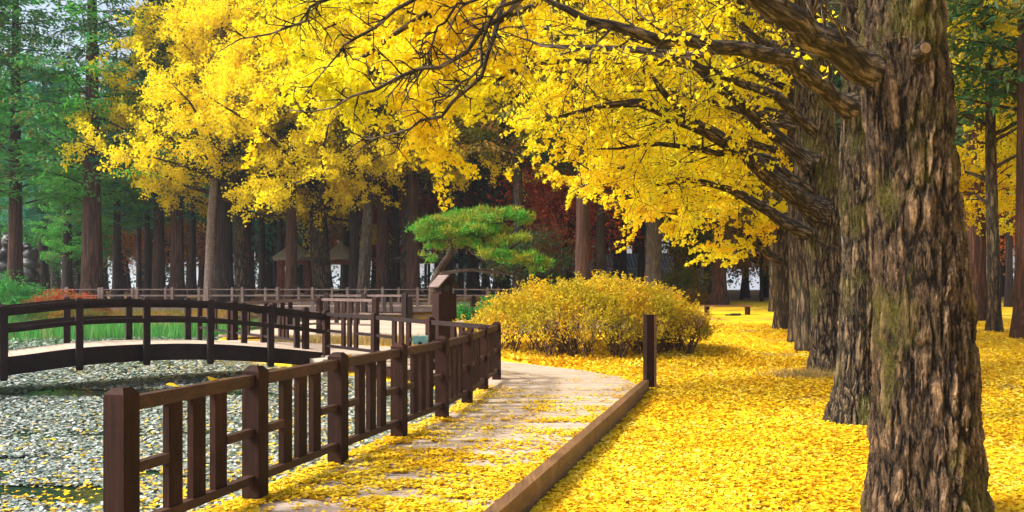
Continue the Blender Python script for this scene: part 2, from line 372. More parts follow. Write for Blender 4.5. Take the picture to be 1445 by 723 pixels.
# deck boards (the curved walk)
rng = np.random.default_rng(5)
m = MB(); y = 2.2
while y < 24.4:
    wd = .142
    a, b = float(XL(y+.07)), float(XR(y+.07))
    z = .0+rng.normal(0, .0012)+np.interp(y, [15, 20, 24], [0, .05, .1])
    if b-a > .3:
        v = [[a, y, z-.04], [b, y, z-.04], [b, y+wd, z-.04], [a, y+wd, z-.04]]
        a2, b2 = a+rng.normal(0, .006), b+rng.normal(0, .003)
        m.add([[a2, y, z-.045], [b2, y, z-.045], [b2, y+wd, z-.045], [a2, y+wd, z-.045],
               [a2, y+.004, z], [b2, y+.004, z], [b2, y+wd-.004, z], [a2, y+wd-.004, z]],
              [[3,2,1,0],[4,5,6,7],[0,1,5,4],[1,2,6,5],[2,3,7,6],[3,0,4,7]])
    y += .15
struct(m.build('path', M['deck']))
m = MB()
for k in range(len(XLy)-2):      # bearer under the pond side edge
    if XLy[k+1] > 2: m.beam((XLx[k]+.12, XLy[k], -.14), (XLx[k+1]+.12, XLy[k+1], -.14), .1, .18)
o = struct(m.build('path_bearer', M['wood']))
# second stretch of walk beyond the planted strip
m = MB(); y = 27.0
while y < 32.6:
    a = np.interp(y, [27, 30, 41], [-9.3, -8.0, -7.2]); b = np.interp(y, [27, 41], [4, 6]); z = .12+.045*(y-27)
    m.add([[a, y, z], [b, y, z], [b, y+.29, z+.01], [a, y+.29, z+.01], [a, y, z-.05], [b, y, z-.05]], [[0, 1, 2, 3], [4, 5, 1, 0]])
    y += .3
struct(m.build('path', M['deck']))

# timber kerb along the lawn side
kx = thing('timber_kerb', 'long brown timber kerb along the lawn side of the curved boardwalk', 'kerb')
pts = [(-1.85+.06+.27, 1.0), (-.09+.06, 6.1), (1.03, 10.0), (2.14+.06, 13.95)]
pts = [(float(XR(yy))+.06, yy) for yy in (2.0, 5.0, 8.0, 11.0, 13.93)]
for k in range(len(pts)-1):
    m = MB(); (a, b), (c_, d) = pts[k], pts[k+1]
    m.beam((a, b+.004, -.035), (c_, d-.004, -.035), .105, .27); m.build('timber', M['kerb'], kx)

# ------------------------------------------------------------------ fences
def post_mb(c, size, z0, z1, rz):
    m = MB(); s = size
    m.box((c[0], c[1], (z0+z1-.05)/2), (s, s, z1-.05-z0), rz)
    m.box((c[0], c[1], z1-.05+.009), (s*.99, s*.99, .018), rz)
    m.box((c[0], c[1], z1-.032+.018), (s*.985, s*.985, .036), rz, top=(.55, .55))
    return m
def fence(name, label, pts, zs, H=1.0, post=.14, bal=3, low=-.35, mid=True, mp='wood', mr='woodh', group=None, skip_first=False, skip_last=False, bw=.14, bsp=.20, railw=.075, railh=.085, lowoff=.17):
    t = thing(name, label, 'fence', (pts[0][0], pts[0][1], 0), 0, group)
    ox, oy = pts[0]
    q = [(x-ox, y-oy) for x, y in pts]
    for k, (x, y) in enumerate(q):
        if (k == 0 and skip_first) or (k == len(q)-1 and skip_last): continue
        kk = min(k, len(q)-2); d = (q[kk+1][0]-q[kk][0], q[kk+1][1]-q[kk][1]); rz = math.atan2(d[1], d[0])
        post_mb((x, y), post, zs[k]+low, zs[k]+H, rz).build('post', M[mp], t)
    for k in range(len(q)-1):
        (x0, y0), (x1, y1) = q[k], q[k+1]; L = math.hypot(x1-x0, y1-y0); ux, uy = (x1-x0)/L, (y1-y0)/L; rz = math.atan2(uy, ux)
        z0, z1 = zs[k], zs[k+1]; h = post/2
        def at(s, z): return (x0+ux*s, y0+uy*s, z0+(z1-z0)*s/L+z)
        m = MB(); m.beam(at(h, H-.10), at(L-h, H-.10), railw, railh); m.build('top_rail', M[mr], t)
        m = MB(); m.beam(at(h, lowoff), at(L-h, lowoff), railw*.9, .06); m.build('bottom_rail', M[mr], t)
        if bal:
            c0 = L/2-(bal-1)/2*bsp
            for b in range(bal):
                s = c0+b*bsp; p = at(s, 0); m = MB()
                zb, zt = lowoff+.03, H-.10-railh/2
                m.box((p[0], p[1], p[2]+(zb+zt)/2), (bw, .045, zt-zb), rz); m.build('baluster', M[mp], t)
            if mid:
                for a, b_ in ((h, c0-bw/2), (c0+(bal-1)*bsp+bw/2, L-h)):
                    m = MB(); m.beam(at(a, .52), at(b_, .52), .06, .06); m.build('middle_rail', M[mr], t)
        elif mid:
            m = MB(); m.beam(at(h, H*.55), at(L-h, H*.55), .06, .06); m.build('middle_rail', M[mr], t)
    return t
fence('wooden_fence', 'dark brown wooden railing curving along the leaf covered boardwalk, nearest the camera', FRONT, [0]*8, 1.01, .14, 3, -.3, bsp=.25)
fence('wooden_fence', 'dark wooden railing running from the tip of the curved railing back to the arched bridge', BACK, BZ, 1.0, .14, 3, -.4, mr='bwoodh', skip_first=True, bsp=.27)
fence('wooden_fence', 'dark slatted railing seen through the bridge, going back left over the pond', [(-5.2, 21.5), (-6.9, 23.7), (-8.6, 26.0), (-10.5, 28.7)], [.1, .1, .1, .12], 1.02, .14, 3, -.5, mr='bwoodh', bsp=.24)
fence('wooden_fence', 'weathered low slatted railing with an open end post left of the roofed box', [(-8.3, 25.5), (-6.2, 27.5), (-4.26, 26.6)], [.2, .3, .28], 1.04, .16, 4, -.3, mr='fwood', bsp=.27)
fence('wooden_fence', 'weathered railing behind the open ended one, ending at a thick post', [(-7.6, 35), (-6.0, 34.7), (-4.3, 34.2)], [.4, .4, .4], 1.0, .2, 3, -.6, mr='fwood', mp='bwood', bsp=.3)
fence('wooden_fence', 'plain two rail railing right of the roofed box behind the shrubs', [(-4.1, 34.2), (-1.6, 35), (.8, 36)], [.3, .35, .4], .95, .2, 0, -.3, mr='fwood', mp='bwood')

# bridge
br = thing('footbridge', 'dark stained arched footbridge with open rails crossing the pond', 'bridge', (0, 0, 0))
brp = np.array(BR); dirs = np.gradient(brp, axis=0); dirs /= np.linalg.norm(dirs, axis=1, keepdims=True)
nrm = np.stack([-dirs[:, 1], dirs[:, 0]], 1); nrm = nrm/np.linalg.norm(nrm, axis=1, keepdims=True)
nrm[:] = np.array([-.55, .83])/np.hypot(.55, .83)
WB = 2.0
far = brp + nrm*WB; farz = [BRZ[k] for k in range(len(BRZ))]
def smooth_line(pts, zs, n=6):
    t = np.arange(len(pts)); tt = np.linspace(0, len(pts)-1, (len(pts)-1)*n+1)
    def cr(a):
        a = np.asarray(a, float); aa = np.concatenate([[2*a[0]-a[1]], a, [2*a[-1]-a[-2]]]); out = []
        for u in tt:
            i = min(int(u), len(a)-2); f = u-i; p0, p1, p2, p3 = aa[i], aa[i+1], aa[i+2], aa[i+3]
            out.append(.5*((2*p1)+(-p0+p2)*f+(2*p0-5*p1+4*p2-p3)*f*f+(-p0+3*p1-3*p2+p3)*f**3))
        return np.array(out)
    return np.stack([cr([p[0] for p in pts]), cr([p[1] for p in pts]), cr(zs)], -1)
def band(line, dz0, dz1, wdt, nv):
    """continuous beam following line"""
    m = MB(); L = np.asarray(line); o = np.array([nv[0], nv[1], 0])*wdt/2; n_ = len(L)
    v = np.stack([L-o+[0, 0, dz0], L+o+[0, 0, dz0], L+o+[0, 0, dz1], L-o+[0, 0, dz1]], 1).reshape(-1, 3)
    i = np.arange(n_-1)[:, None]*4; j = np.arange(4)[None, :]; j2 = (j+1) % 4
    m.add(v, np.concatenate([np.stack([i+j, i+4+j, i+4+j2, i+j2], -1).reshape(-1, 4), [[0, 1, 2, 3], [n_*4-1, n_*4-2, n_*4-3, n_*4-4]]])); return m
for side, pts in ((0, brp), (1, far)):
    ln = smooth_line(pts, BRZ); off = nrm[0]*(.11 if side == 0 else -.11)
    band(ln+np.array([off[0], off[1], 0]), -.33, .0, .09, nrm[0]).build('side_beam', M['bwoodh'], br)
    band(ln, .83, .90, .13, nrm[0]).build('top_rail', M['bwoodh'], br)
    band(ln, .745, .828, .06, nrm[0]).build('rail_board', M['bwoodh'], br)
    band(ln, .44, .53, .07, nrm[0]).build('middle_rail', M['bwoodh'], br)
    for k, (x, y) in enumerate(pts):
        rz = math.atan2(nrm[0][1], nrm[0][0])
        m = post_mb((x, y), .125, BRZ[k]-.36, BRZ[k]+.95, rz)
        m.box((x, y, BRZ[k]-.385), (.1, .1, .05), rz, top=(1.25, 1.25)); m.build('post', M['bwood'], br)
a = smooth_line(brp, BRZ, 10); b = smooth_line(far, BRZ, 10)
m = MB()
for k in range(len(a)-1):
    e = .05
    p, q_, r_, s_ = a[k]*(1-e)+a[k+1]*e, a[k]*e+a[k+1]*(1-e), b[k]*e+b[k+1]*(1-e), b[k]*(1-e)+b[k+1]*e
    dd = np.array([nrm[0][0], nrm[0][1], 0])*.17
    p, q_, r_, s_ = p+dd, q_+dd, r_-dd, s_-dd; d = np.array([0, 0, .04]); u = np.array([0, 0, .002])
    m.add([p-d, q_-d, r_-d, s_-d, p+u, q_+u, r_+u, s_+u], [[3,2,1,0],[4,5,6,7],[0,1,5,4],[1,2,6,5],[2,3,7,6],[3,0,4,7]])
m.build('deck', M['deck'], br)
m = MB()   # dark abutment under the bridge end
m.box((-3.9, 19.9, -.45), (1.6, .5, .9), .85)
tag(m.build('bridge_abutment', M['greybark'].copy()), 'low concrete abutment under the right end of the footbridge', 'abutment')
bpy.data.objects['bridge_abutment'].data.materials[0] = M['beige']

# far boardwalk with its own two-rail fence
fx0, fx1, FY, FZ = -27.0, 0.5, 42.0, .74
fb = thing('boardwalk', 'weathered boardwalk on stilts along the far side of the pond', 'boardwalk', (0, FY, 0))
m = MB(); m.box(((fx0+fx1)/2, 1.0, FZ-.05), (fx1-fx0, 2.2, .1)); m.build('deck', M['deck'], fb)
m = MB(); m.box(((fx0+fx1)/2, -.17, FZ-.16), (fx1-fx0, .1, .26)); m.build('side_beam', M['fwood'], fb)
x = fx0+.8
while x < fx1:
    m = MB(); m.box((x, .1, 0.0), (.16, .16, 1.3)); m.build('stilt', M['fwood'], fb); x += 3.5
pp = [(fx0+k*1.72, FY-.1) for k in range(17)]
fence('wooden_fence', 'long thin weathered railing on the far boardwalk below the pavilions', pp, [FZ]*17, .90, .13, 0, -.3, mr='fwood', mp='fwood', railw=.07, railh=.05, lowoff=.12)
pp = [(fx0+k*1.72+.5, FY+2.1) for k in range(16)]
fence('wooden_fence', 'rear railing of the far boardwalk, on the side of the tree trunks', pp, [FZ]*16, .90, .12, 0, -.3, mr='fwood', mp='fwood', railw=.07, railh=.05, lowoff=.12)
# arrow board
m = MB(); bx = PX(413, 41.8); bz = 1.38
for sgn in (1, -1):
    m.beam((bx-.09, 41.72, bz), (bx+.12, 41.72, bz+sgn*.15), .03, .05)
tag(m.build('arrow_sign', M['black']), 'small black arrow pointing left on the far railing in front of the thatched hut', 'sign')

# short post at the kerb end
m = MB(); px_, py_ = 2.27, 14.12
tb = thing('bollard', 'square dark wooden post standing alone at the end of the timber kerb', 'post', (px_, py_, 0))
m.box((0, 0, .5), (.15, .15, 1.33), .25); m.build('post_shaft', M['wood'], tb)
m = MB(); m.box((.079, -.012, .5), (.035, .12, 1.31), .25); m.build('lit_face_strip', M['kerb'], tb)  # paler strip added to paint the right face of the post as lit

# ------------------------------------------------------------------ roofed box
bx_, by_ = PX(627, 20.8), 20.8
lb = thing('roofed_box', 'dark wooden pillar box with small pitched roof behind the railing', 'box', (bx_, by_, -.07), -1.05)
m = MB(); m.box((0, 0, .90), (.40, .50, 1.28), 0, top=(.93, .93)); m.build('pillar', M['wood'], lb)
m = MB(); m.box((0, 0, .12), (.28, .34, .26)); m.build('foot', M['bwood'], lb)
m = MB(); m.box((.0, 0, 1.66), (.30, .30, .24)); m.add([(.14, -.15, 1.78), (.14, .15, 1.78), (.14, 0, 1.90), (-.14, -.15, 1.78), (-.14, .15, 1.78), (-.14, 0, 1.90)], [[0, 2, 5, 3], [2, 1, 4, 5]], [[0, 1, 2], [4, 3, 5]]); m.build('head', M['wood'], lb)
m = MB(); m.box((.153, 0, 1.66), (.006, .12, .14)); m.build('opening', M['black'], lb)
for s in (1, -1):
    m = MB(); m.box((0, s*.15, 1.84), (.58, .40, .03), 0, rx=-s*.80); m.build('roof_panel', M['fwood'] if s < 0 else M['bwood'], lb)  # light painted in: left slope paler as if lit, right slope darker
# teal information plate
tp = thing('information_plate', 'small tilted teal information plate on a stub behind the railing', 'sign', (PX(593, 15.2), 15.2, 0), .2)
m = MB(); m.box((0, 0, .68), (.27, .012, .20), 0, rx=.7); m.build('plate', M['teal'], tp)
m = MB(); m.box((0, .03, .33), (.06, .04, .62)); m.build('stub', M['wood'], tp)

# ------------------------------------------------------------------ foliage helpers
def kites(c, size, rng, flat=0.0, down=0.0, aspect=.9, updir=None):
    """leaf quads at centres c. flat 0..1 -> lying flat"""
    N = len(c); size = np.broadcast_to(size, (N,)).astype(float)
    d = rng.normal(size=(N, 3)); d[:, 2] = d[:, 2]*(1-flat)-down; d /= np.linalg.norm(d, axis=1, keepdims=True)+1e-9
    u = rng.normal(size=(N, 3)); 
    if flat > 0: u = u*(1-flat)*.8 + np.array([0, 0, 1.0])*flat*1.5
    sgn = np.cross(d, u); sgn /= np.linalg.norm(sgn, axis=1, keepdims=True)+1e-9
    s = size[:, None]; w = aspect*.5
    bend = np.cross(sgn, d)*s*.12
    v = np.stack([c-d*s*.5, c+d*s*.28+sgn*s*w+bend, c+d*s*.5-bend, c+d*s*.28-sgn*s*w+bend], 1)
    return v.reshape(-1, 3), np.arange(N*4).reshape(-1, 4)
def fronds(c, d, L, Wd, rng):
    """narrow blades pointing along d"""
    N = len(c); s_ = np.cross(d, rng.normal(size=(N, 3))); s_ /= np.linalg.norm(s_, axis=1, keepdims=True)+1e-9
    L = np.broadcast_to(L, (N,))[:, None]; Wd = np.broadcast_to(Wd, (N,))[:, None]
    v = np.stack([c, c+d*L*.45+s_*Wd, c+d*L, c+d*L*.45-s_*Wd], 1)
    return v.reshape(-1, 3), np.arange(N*4).reshape(-1, 4)
def leaves_mb(c, *a, **k):
    m = MB(); v, q = kites(np.asarray(c), *a, **k); m.add(v, q); return m
def walk(p, d, L, n, rng, wob=.12, grav=0.0, gend=None):
    p = np.array(p, float); d = np.array(d, float); d /= np.linalg.norm(d); pts = [p.copy()]; st = L/n
    for k in range(n):
        gr = grav if gend is None else grav+(gend-grav)*k/n
        d = d+rng.normal(size=3)*wob+np.array([0, 0, gr]); d /= np.linalg.norm(d); p = p+d*st; pts.append(p.copy())
    return np.array(pts)
def perp(d, rng, horiz=.6):
    r = rng.normal(size=3); r[2] *= (1-horiz); s_ = r-np.dot(r, d)*d; return s_/(np.linalg.norm(s_)+1e-9)

def ginkgo_limb(m, spots, pts, r0, rng, dens=1.0, n1=13, l1=(1.3, 3.0), n2=8, l2=(.35, 1.0), spur=.075, start=.18, droop=-.06, rtip=.012, sides=9, twig=True):
    """pts: main limb line; adds tubes to m; adds leaf spots to the list"""
    pts = np.asarray(pts, float); n = len(pts); tpar = np.linspace(0, 1, n)
    rad = r0*(1-tpar)**.8*(1+(.7 if r0 > .11 else .3)*np.exp(-tpar/.045))+rtip; m.tube(pts, rad, sides)
    seg = np.linalg.norm(np.diff(pts, axis=0), axis=1).sum()
    for t in np.sort(rng.uniform(start, 1, n1)):
        f = t*(n-1); i = min(int(f), n-2); p = pts[i]+(pts[i+1]-pts[i])*(f-i); d = pts[i+1]-pts[i]; d /= np.linalg.norm(d)
        s_ = perp(d, rng); dd = d*.55+s_*.8+np.array([0, 0, .12]); L = rng.uniform(*l1)*(1-.45*t)
        b = walk(p, dd, L, 7, rng, .13, .03, droop)
        rb = max(.006, min(rad[i]*.5, .012*L+.004)); m.tube(b, np.linspace(rb, .004, 8), 5)
        segs = [(b, L)]
        for t2 in rng.uniform(.15, 1, n2):
            f2 = t2*7; i2 = min(int(f2), 6); p2 = b[i2]+(b[i2+1]-b[i2])*(f2-i2); d2 = b[i2+1]-b[i2]; d2 /= np.linalg.norm(d2)
            dd2 = d2*.6+perp(d2, rng, .5)*.8; L2 = rng.uniform(*l2); tw = walk(p2, dd2, L2, 4, rng, .16, -.02, droop*1.5)
            if twig: m.tube(tw, np.linspace(.006, .0025, 5), 3, cap=False)
            segs.append((tw, L2))
        for b_, L_ in (segs if dens > 0 else []):
            k = max(1, int(L_/spur*dens)); tt = rng.uniform(.08, 1, k)*(len(b_)-1); ii = np.minimum(tt.astype(int), len(b_)-2)
            spots.append(b_[ii]+(b_[ii+1]-b_[ii])*(tt-ii)[:, None])
def spread(spots, per, sig, rng):
    c = np.concatenate(spots); c = np.repeat(c, per, 0); return c+rng.normal(size=c.shape)*sig

def trunk_mesh(prof, sides, rows, rng, lump=.03, seed=0, flute=0, name='trunk'):
    """prof: list (z, cx, cy, r)"""
    pr = np.array(prof); z = np.linspace(pr[0, 0], pr[-1, 0], rows)
    cx = np.interp(z, pr[:, 0], pr[:, 1]); cy = np.interp(z, pr[:, 0], pr[:, 2]); r = np.interp(z, pr[:, 0], pr[:, 3])
    k = max(3, rows//14)
    ker = np.ones(k)/k
    sm = lambda a: np.convolve(np.pad(a, (k//2, k-1-k//2), mode='edge'), ker, 'valid')
    cx, cy, r = sm(cx), sm(cy), sm(r)
    th = np.linspace(0, 2*PI, sides, endpoint=False)
    T, Zg = np.meshgrid(th, z); R = np.repeat(r[:, None], sides, 1)
    base = np.exp(-np.clip(Zg-pr[0, 0], 0, 9)/.45)
    R = R*(1+lump*np.sin(3*T+Zg*.7+seed)+lump*.7*np.sin(5*T-Zg*1.1+seed*2)+base*.10*np.sin(6*T+seed)+lump*1.2*(vnoise(T*2.2+seed*10, Zg*1.3, 1.0, seed)-.5))
    if flute: R = R*(1+.06*np.sin(flute*T+seed)*(.5+base*1.6))
    v = np.stack([cx[:, None]+R*np.cos(T), cy[:, None]+R*np.sin(T), Zg], -1)
    m = MB(); i = np.arange(rows-1)[:, None]*sides; j = np.arange(sides)[None, :]; j2 = (j+1) % sides
    m.add(v.reshape(-1, 3), np.stack([i+j, i+j2, i+sides+j2, i+sides+j], -1).reshape(-1, 4)); return m

# ------------------------------------------------------------------ avenue of ginkgos on the right
def rel(pts, o): return [tuple(np.array(p)-np.array(o)) for p in pts]
def dens_pts(pts, n=14, rng=None, wob=.03):
    pts = np.array(pts, float); L = smooth_line([(p[0], p[1]) for p in pts], [p[2] for p in pts], max(2, n//(len(pts)-1)))
    if rng is not None: L[1:] += rng.normal(size=L[1:].shape)*wob
    return L
LEFT = -1
def avenue_tree(label, loc, prof, mat, sides, rows, limbs, nproc, seed, leafsize=.07, leafmat='yellow', per=5, zlo=3.0, zhi=10., lenr=(5.5, 8.5), dens=1., azc=PI, azs=.9, scale=1.):
    rng = np.random.default_rng(seed); t = thing('ginkgo_tree', label, 'tree', loc, 0, 'ginkgo trees in a row along the lawn')
    trunk_mesh(prof, sides, rows, rng, .02, seed).build('trunk', M[mat], t, smooth=True)
    spots = []; pr = np.array(prof)
    for pts, r0, kw in limbs:
        q = np.array(rel(pts, loc)); m = MB(); L = dens_pts(q, 14, rng, .02)
        ginkgo_limb(m, spots, L, r0, rng, **kw); m.build('limb', M['limb'], t, smooth=True)
    for k in range(nproc):
        z = zlo+(zhi-zlo)*(k+rng.random())/nproc; az = azc+rng.normal()*azs
        L = rng.uniform(*lenr)*(1-.4*(z-zlo)/(zhi-zlo+1e-6)); el = .25+.35*rng.random()
        cx, cy, rr = [np.interp(z, pr[:, 0], pr[:, i]) for i in (1, 2, 3)]
        p0 = (cx+math.cos(az)*rr*.5, cy+math.sin(az)*rr*.5, z)
        line = walk(p0, (math.cos(az), math.sin(az), el), L, 14, rng, .07, .01, -.075)
        m = MB(); ginkgo_limb(m, spots, line, .03+.008*L, rng, dens=dens, droop=-.08); m.build('limb', M['limb'], t, smooth=True)
    c = spread(spots, per, .045, rng)
    leaves_mb(c, rng.uniform(.7, 1.25, len(c))*leafsize, rng, down=.35, aspect=1.05).build('foliage', M[leafmat], t)
    print(label, len(c)); return t

# tree 1, right foreground
o1 = (2.99, 6.2, -.13); s1 = F/6.2
def w1(y, l, r): z = EYE-(y-407)/s1+.13; return (z, ((l+r)/2-722.5)/s1-o1[0], 0, (r-l)/2/s1-.03)
prof = [(-.1, 0.02, 0, .455), (.05, .01, 0, .40), w1(700, 1222, 1386), w1(600, 1231, 1381), w1(480, 1234, 1376), w1(380, 1234, 1370), w1(300, 1229, 1356), w1(200, 1224, 1349), w1(145, 1221, 1345), w1(60, 1214, 1335), w1(0, 1213, 1329),
        (5.2, -.24, .1, .27), (8, -.35, .2, .20), (12, -.4, .3, .10)]
limbs = [([P(1262, 112, 6.2), P(1212, 92, 6.12), P(1150, 48, 5.95), P(1090, 8, 5.8), P(1020, -40, 5.7), P(900, -85, 5.9), P(780, -110, 6.4)], .125, dict(dens=.0, n1=9, l1=(.8, 1.8), n2=5)),
         ([(3.0-.2, 6.2, 5.0), (1.4, 6.6, 5.4), (0, 7.2, 5.6), (-1.6, 7.6, 5.4), (-2.6, 8, 4.9)], .10, dict(dens=.25, n1=12, l1=(1.2, 2.4), n2=6))]
bare = dict(dens=.0, n1=17, l1=(.10, .42), n2=2, l2=(.06, .2), start=.3, rtip=.003, sides=6)
for q_, r_ in (([(800, -112, 6.35), (722, -20, 6.1), (697, 50, 6.0), (668, 110, 5.9), (620, 158, 5.9), (575, 178, 6.0), (500, 190, 6.1)], .022),
             ([(830, -100, 6.2), (720, 10, 5.8), (655, 78, 5.7), (590, 98, 5.7), (530, 122, 5.8), (470, 156, 5.9), (400, 152, 6)], .018),
             ([(800, -112, 6.4), (640, -30, 6.6), (560, 22, 6.7), (508, 55, 6.8), (478, 78, 6.9), (428, 135, 7)], .018),
             ([(800, -112, 6.4), (600, -40, 7), (455, -2, 7.2), (432, 24, 7.2), (380, 48, 7.3), (300, 76, 7.4)], .018),
             ([(830, -100, 6.2), (745, -10, 5.6), (690, 30, 5.5), (672, 90, 5.4), (655, 120, 5.4), (622, 140, 5.5)], .014),
             ([(830, -100, 6.2), (720, -20, 5.7), (640, 10, 5.7), (610, 60, 5.8), (590, 100, 5.9)], .012)):
    limbs.append(([P(*a_) for a_ in q_], r_, bare))
avenue_tree('largest ginkgo trunk in the right foreground, furrowed mossy bark with a cut knot', o1, prof, 'bark1', 420, 1100, limbs, 5, 11, .07, per=4, zlo=5.5, zhi=10, azc=PI*1.0, azs=1.6, dens=.6)
t1 = bpy.data.objects['ginkgo_tree']
kp = np.array(P(1302, 70, 5.88))-np.array(o1)
m = MB(); m.tube([kp+[0, .12, -.03], kp+[0, .03, -.01], kp+[.005, -.03, 0.0]], [.085, .062, .052], 18); m.build('knot', M['limb'], t1, smooth=True)
m = MB(); m.tube([kp+[.004, -.028, 0], kp+[.006, -.038, .001]], [.038, .036], 18); m.build('cut_face', M['cut'], t1)

# tree 2
o2 = (4.32, 10.9, -.13); s2 = F/10.9
def w2(y, l, r): z = EYE-(y-407)/s2+.13; return (z, ((l+r)/2-722.5)/s2-o2[0], 0, (r-l)/2/s2-.02)
prof = [(-.1, -.02, 0, .42), w2(596, 1167, 1238), w2(575, 1172, 1234), w2(520, 1180, 1231), w2(450, 1184, 1236), w2(350, 1189, 1234), w2(300, 1188, 1234), w2(268, 1178, 1236), w2(250, 1179, 1234), w2(225, 1188, 1232), w2(140, 1187, 1230), w2(0, 1186, 1226),
        (6.5, .02, .1, .17), (9, 0, .2, .13), (13, .1, .2, .06)]
limbs = [([P(1200, 150, 10.85), P(1182, 138, 10.7), P(1130, 100, 10.2), P(1078, 74, 9.7), P(1010, 66, 9.2), P(930, 57, 8.8), P(860, 42, 8.6), P(800, 15, 8.5), P(740, -12, 8.6)], .115, dict(dens=.16, n1=15, l1=(.7, 1.9), n2=6, start=.2)),
         ([P(1075, 75, 9.8), P(1040, 62, 9.9), P(980, 78, 10.2), P(900, 72, 10.5), P(800, 68, 10.8), P(740, 52, 11.2)], .06, dict(dens=.2, n1=12, l1=(.7, 1.8), start=.2))]
avenue_tree('second ginkgo from the front right, mossy bulge on its slim trunk', o2, prof, 'bark2', 260, 620, limbs, 7, 22, .062, zlo=5.2, zhi=10, azc=PI*.83, azs=.30, dens=.8)
# tree 3
o3 = (6.1, 16.5, -.05); s3 = F/16.5
def w3(y, l, r): z = EYE-(y-407)/s3+.05; return (z, ((l+r)/2-722.5)/s3-o3[0], 0, (r-l)/2/s3-.03)
prof = [(-.15, .04, 0, .50), w3(528, 1136, 1198), w3(500, 1142, 1192), w3(440, 1144, 1189), w3(300, 1132, 1187), w3(200, 1126, 1181), w3(90, 1122, 1174), w3(0, 1120, 1168),
        (8.5, -.3, .1, .28), (11, -.2, .2, .2), (16, -.2, .2, .06)]
limbs = [([P(1155, 298, 16.3), P(1128, 283, 16.0), P(1085, 248, 15.4), P(1040, 212, 14.9), P(1000, 186, 14.5), P(955, 165, 14.1), P(900, 148, 13.8), P(850, 150, 13.5), P(790, 165, 13.3)], .19, dict(dens=.22, n1=15, l1=(.9, 2.2), start=.3)),
         ([P(1020, 198, 14.7), P(985, 178, 14.3), P(945, 140, 13.9), P(908, 97, 13.6), P(870, 100, 13.3)], .075, dict(dens=.15, n1=8, l1=(.8, 1.6), start=.3)),
         ([P(1145, 232, 16.3), P(1115, 205, 16.2), P(1060, 160, 15.9), P(1010, 118, 15.6), P(955, 78, 15.3), P(900, 55, 15.2), P(820, 45, 15)], .14, dict(dens=.22, n1=14, l1=(.9, 2.2), start=.3)),
         ([P(1150, 130, 16.4), P(1110, 95, 16.4), P(1060, 48, 16.2), P(1010, -2, 16)], .13, dict(dens=.25, n1=10, l1=(.9, 2.2), start=.35)),
         ([P(1148, 185, 16.3), P(1100, 140, 15.6), P(1050, 118, 15), P(960, 92, 14.2), P(860, 84, 13.6), P(760, 92, 13.2), P(690, 120, 13)], .09, dict(dens=.2, n1=14, l1=(.8, 2.0), start=.3)),
         ([P(1140, 270, 16.3), P(1080, 225, 15.4), P(1010, 215, 14.8), P(930, 205, 14.2), P(850, 210, 13.8)], .08, dict(dens=.25, n1=12, l1=(.8, 2.0), start=.3)),
         ([P(1145, -70, 16.3), P(1000, -75, 15), P(850, -60, 14), P(700, -30, 13), P(600, 20, 12.6), P(520, 75, 12.5), P(470, 110, 12.6)], .075, dict(dens=1.3, n1=22, l1=(1.2, 2.8), start=.35)),
         ([P(1145, -40, 16.4), P(980, -30, 15), P(820, -10, 14), P(700, 30, 13.4), P(630, 80, 13), P(580, 115, 12.8)], .07, dict(dens=1.3, n1=20, l1=(1.1, 2.6), start=.4)),
         ([P(1145, -100, 16.3), P(950, -100, 16), P(780, -80, 16), P(620, -40, 16), P(520, 10, 16), P(440, 50, 16)], .07, dict(dens=1.3, n1=20, l1=(1.2, 3.0), start=.4)),
         ([P(1138, 330, 16.3), P(1085, 300, 15.7), P(1030, 268, 15.2), P(975, 255, 14.8), P(920, 262, 14.4)], .09, dict(dens=.3, n1=12, l1=(.8, 2.0), start=.35))]
avenue_tree('third ginkgo of the row, broad trunk with heavy dark limbs reaching left', o3, prof, 'bark2', 220, 500, limbs, 11, 33, .07, zlo=6.4, zhi=12, azc=PI*.86, azs=.35, dens=1.1)
# further trees of the row
far_row = [
 ('fourth ginkgo of the row, pale ribbed trunk just left of the broad third one', 1140, 20.3, .25, 44),
 ('fifth ginkgo of the row, trunk half hidden behind the fourth', 1127, 22.6, .23, 55),
 ('sixth ginkgo of the row with low sweeping limbs over the lawn', 1108, 27.5, .31, 66),
 ('last slim ginkgo at the far end of the row', 1092, 38.0, .20, 77)]
for lab, px0, Yd, r, sd in far_row:
    x0 = PX(px0, Yd); z0 = float(ground_z(x0, Yd))
    prof = [(-.15, 0, 0, r*1.35), (.15, 0, 0, r*1.15), (.8, 0, 0, r*1.0), (2.5, -.03, 0, r), (5, -.1, 0, r*.9), (9, -.1, .1, r*.6), (15, 0, .2, r*.2)]
    s_ = F/Yd; lm = []
    if sd == 44: lm = [([P(px0-4, 330, Yd), P(1085, 300, Yd-.6), P(1020, 262, Yd-1.2), P(960, 250, Yd-2), P(890, 238, Yd-2.5), P(830, 240, Yd-3)], .13, dict(dens=.9, n1=14))]
    if sd == 66: lm = [([P(px0, 375, Yd), P(1075, 350, Yd-.5), P(1035, 325, Yd-1), P(990, 308, Yd-1.6), P(930, 300, Yd-2.2)], .13, dict(dens=.8, n1=12)),
                       ([P(px0, 320, Yd), P(1060, 285, Yd-.5), P(1000, 255, Yd-1), P(930, 240, Yd-1.6), P(870, 250, Yd-2.2)], .12, dict(dens=.9, n1=12))]
    avenue_tree(lab, (x0, Yd, z0), prof, 'bark3', 40, 60, lm, 11, sd, .085 if Yd < 25 else .11, per=4, zlo=4.0 if Yd < 25 else 3.0, zhi=12, lenr=(6, 9.5), azc=PI*1.02, azs=.6, dens=.8 if Yd < 30 else .6)

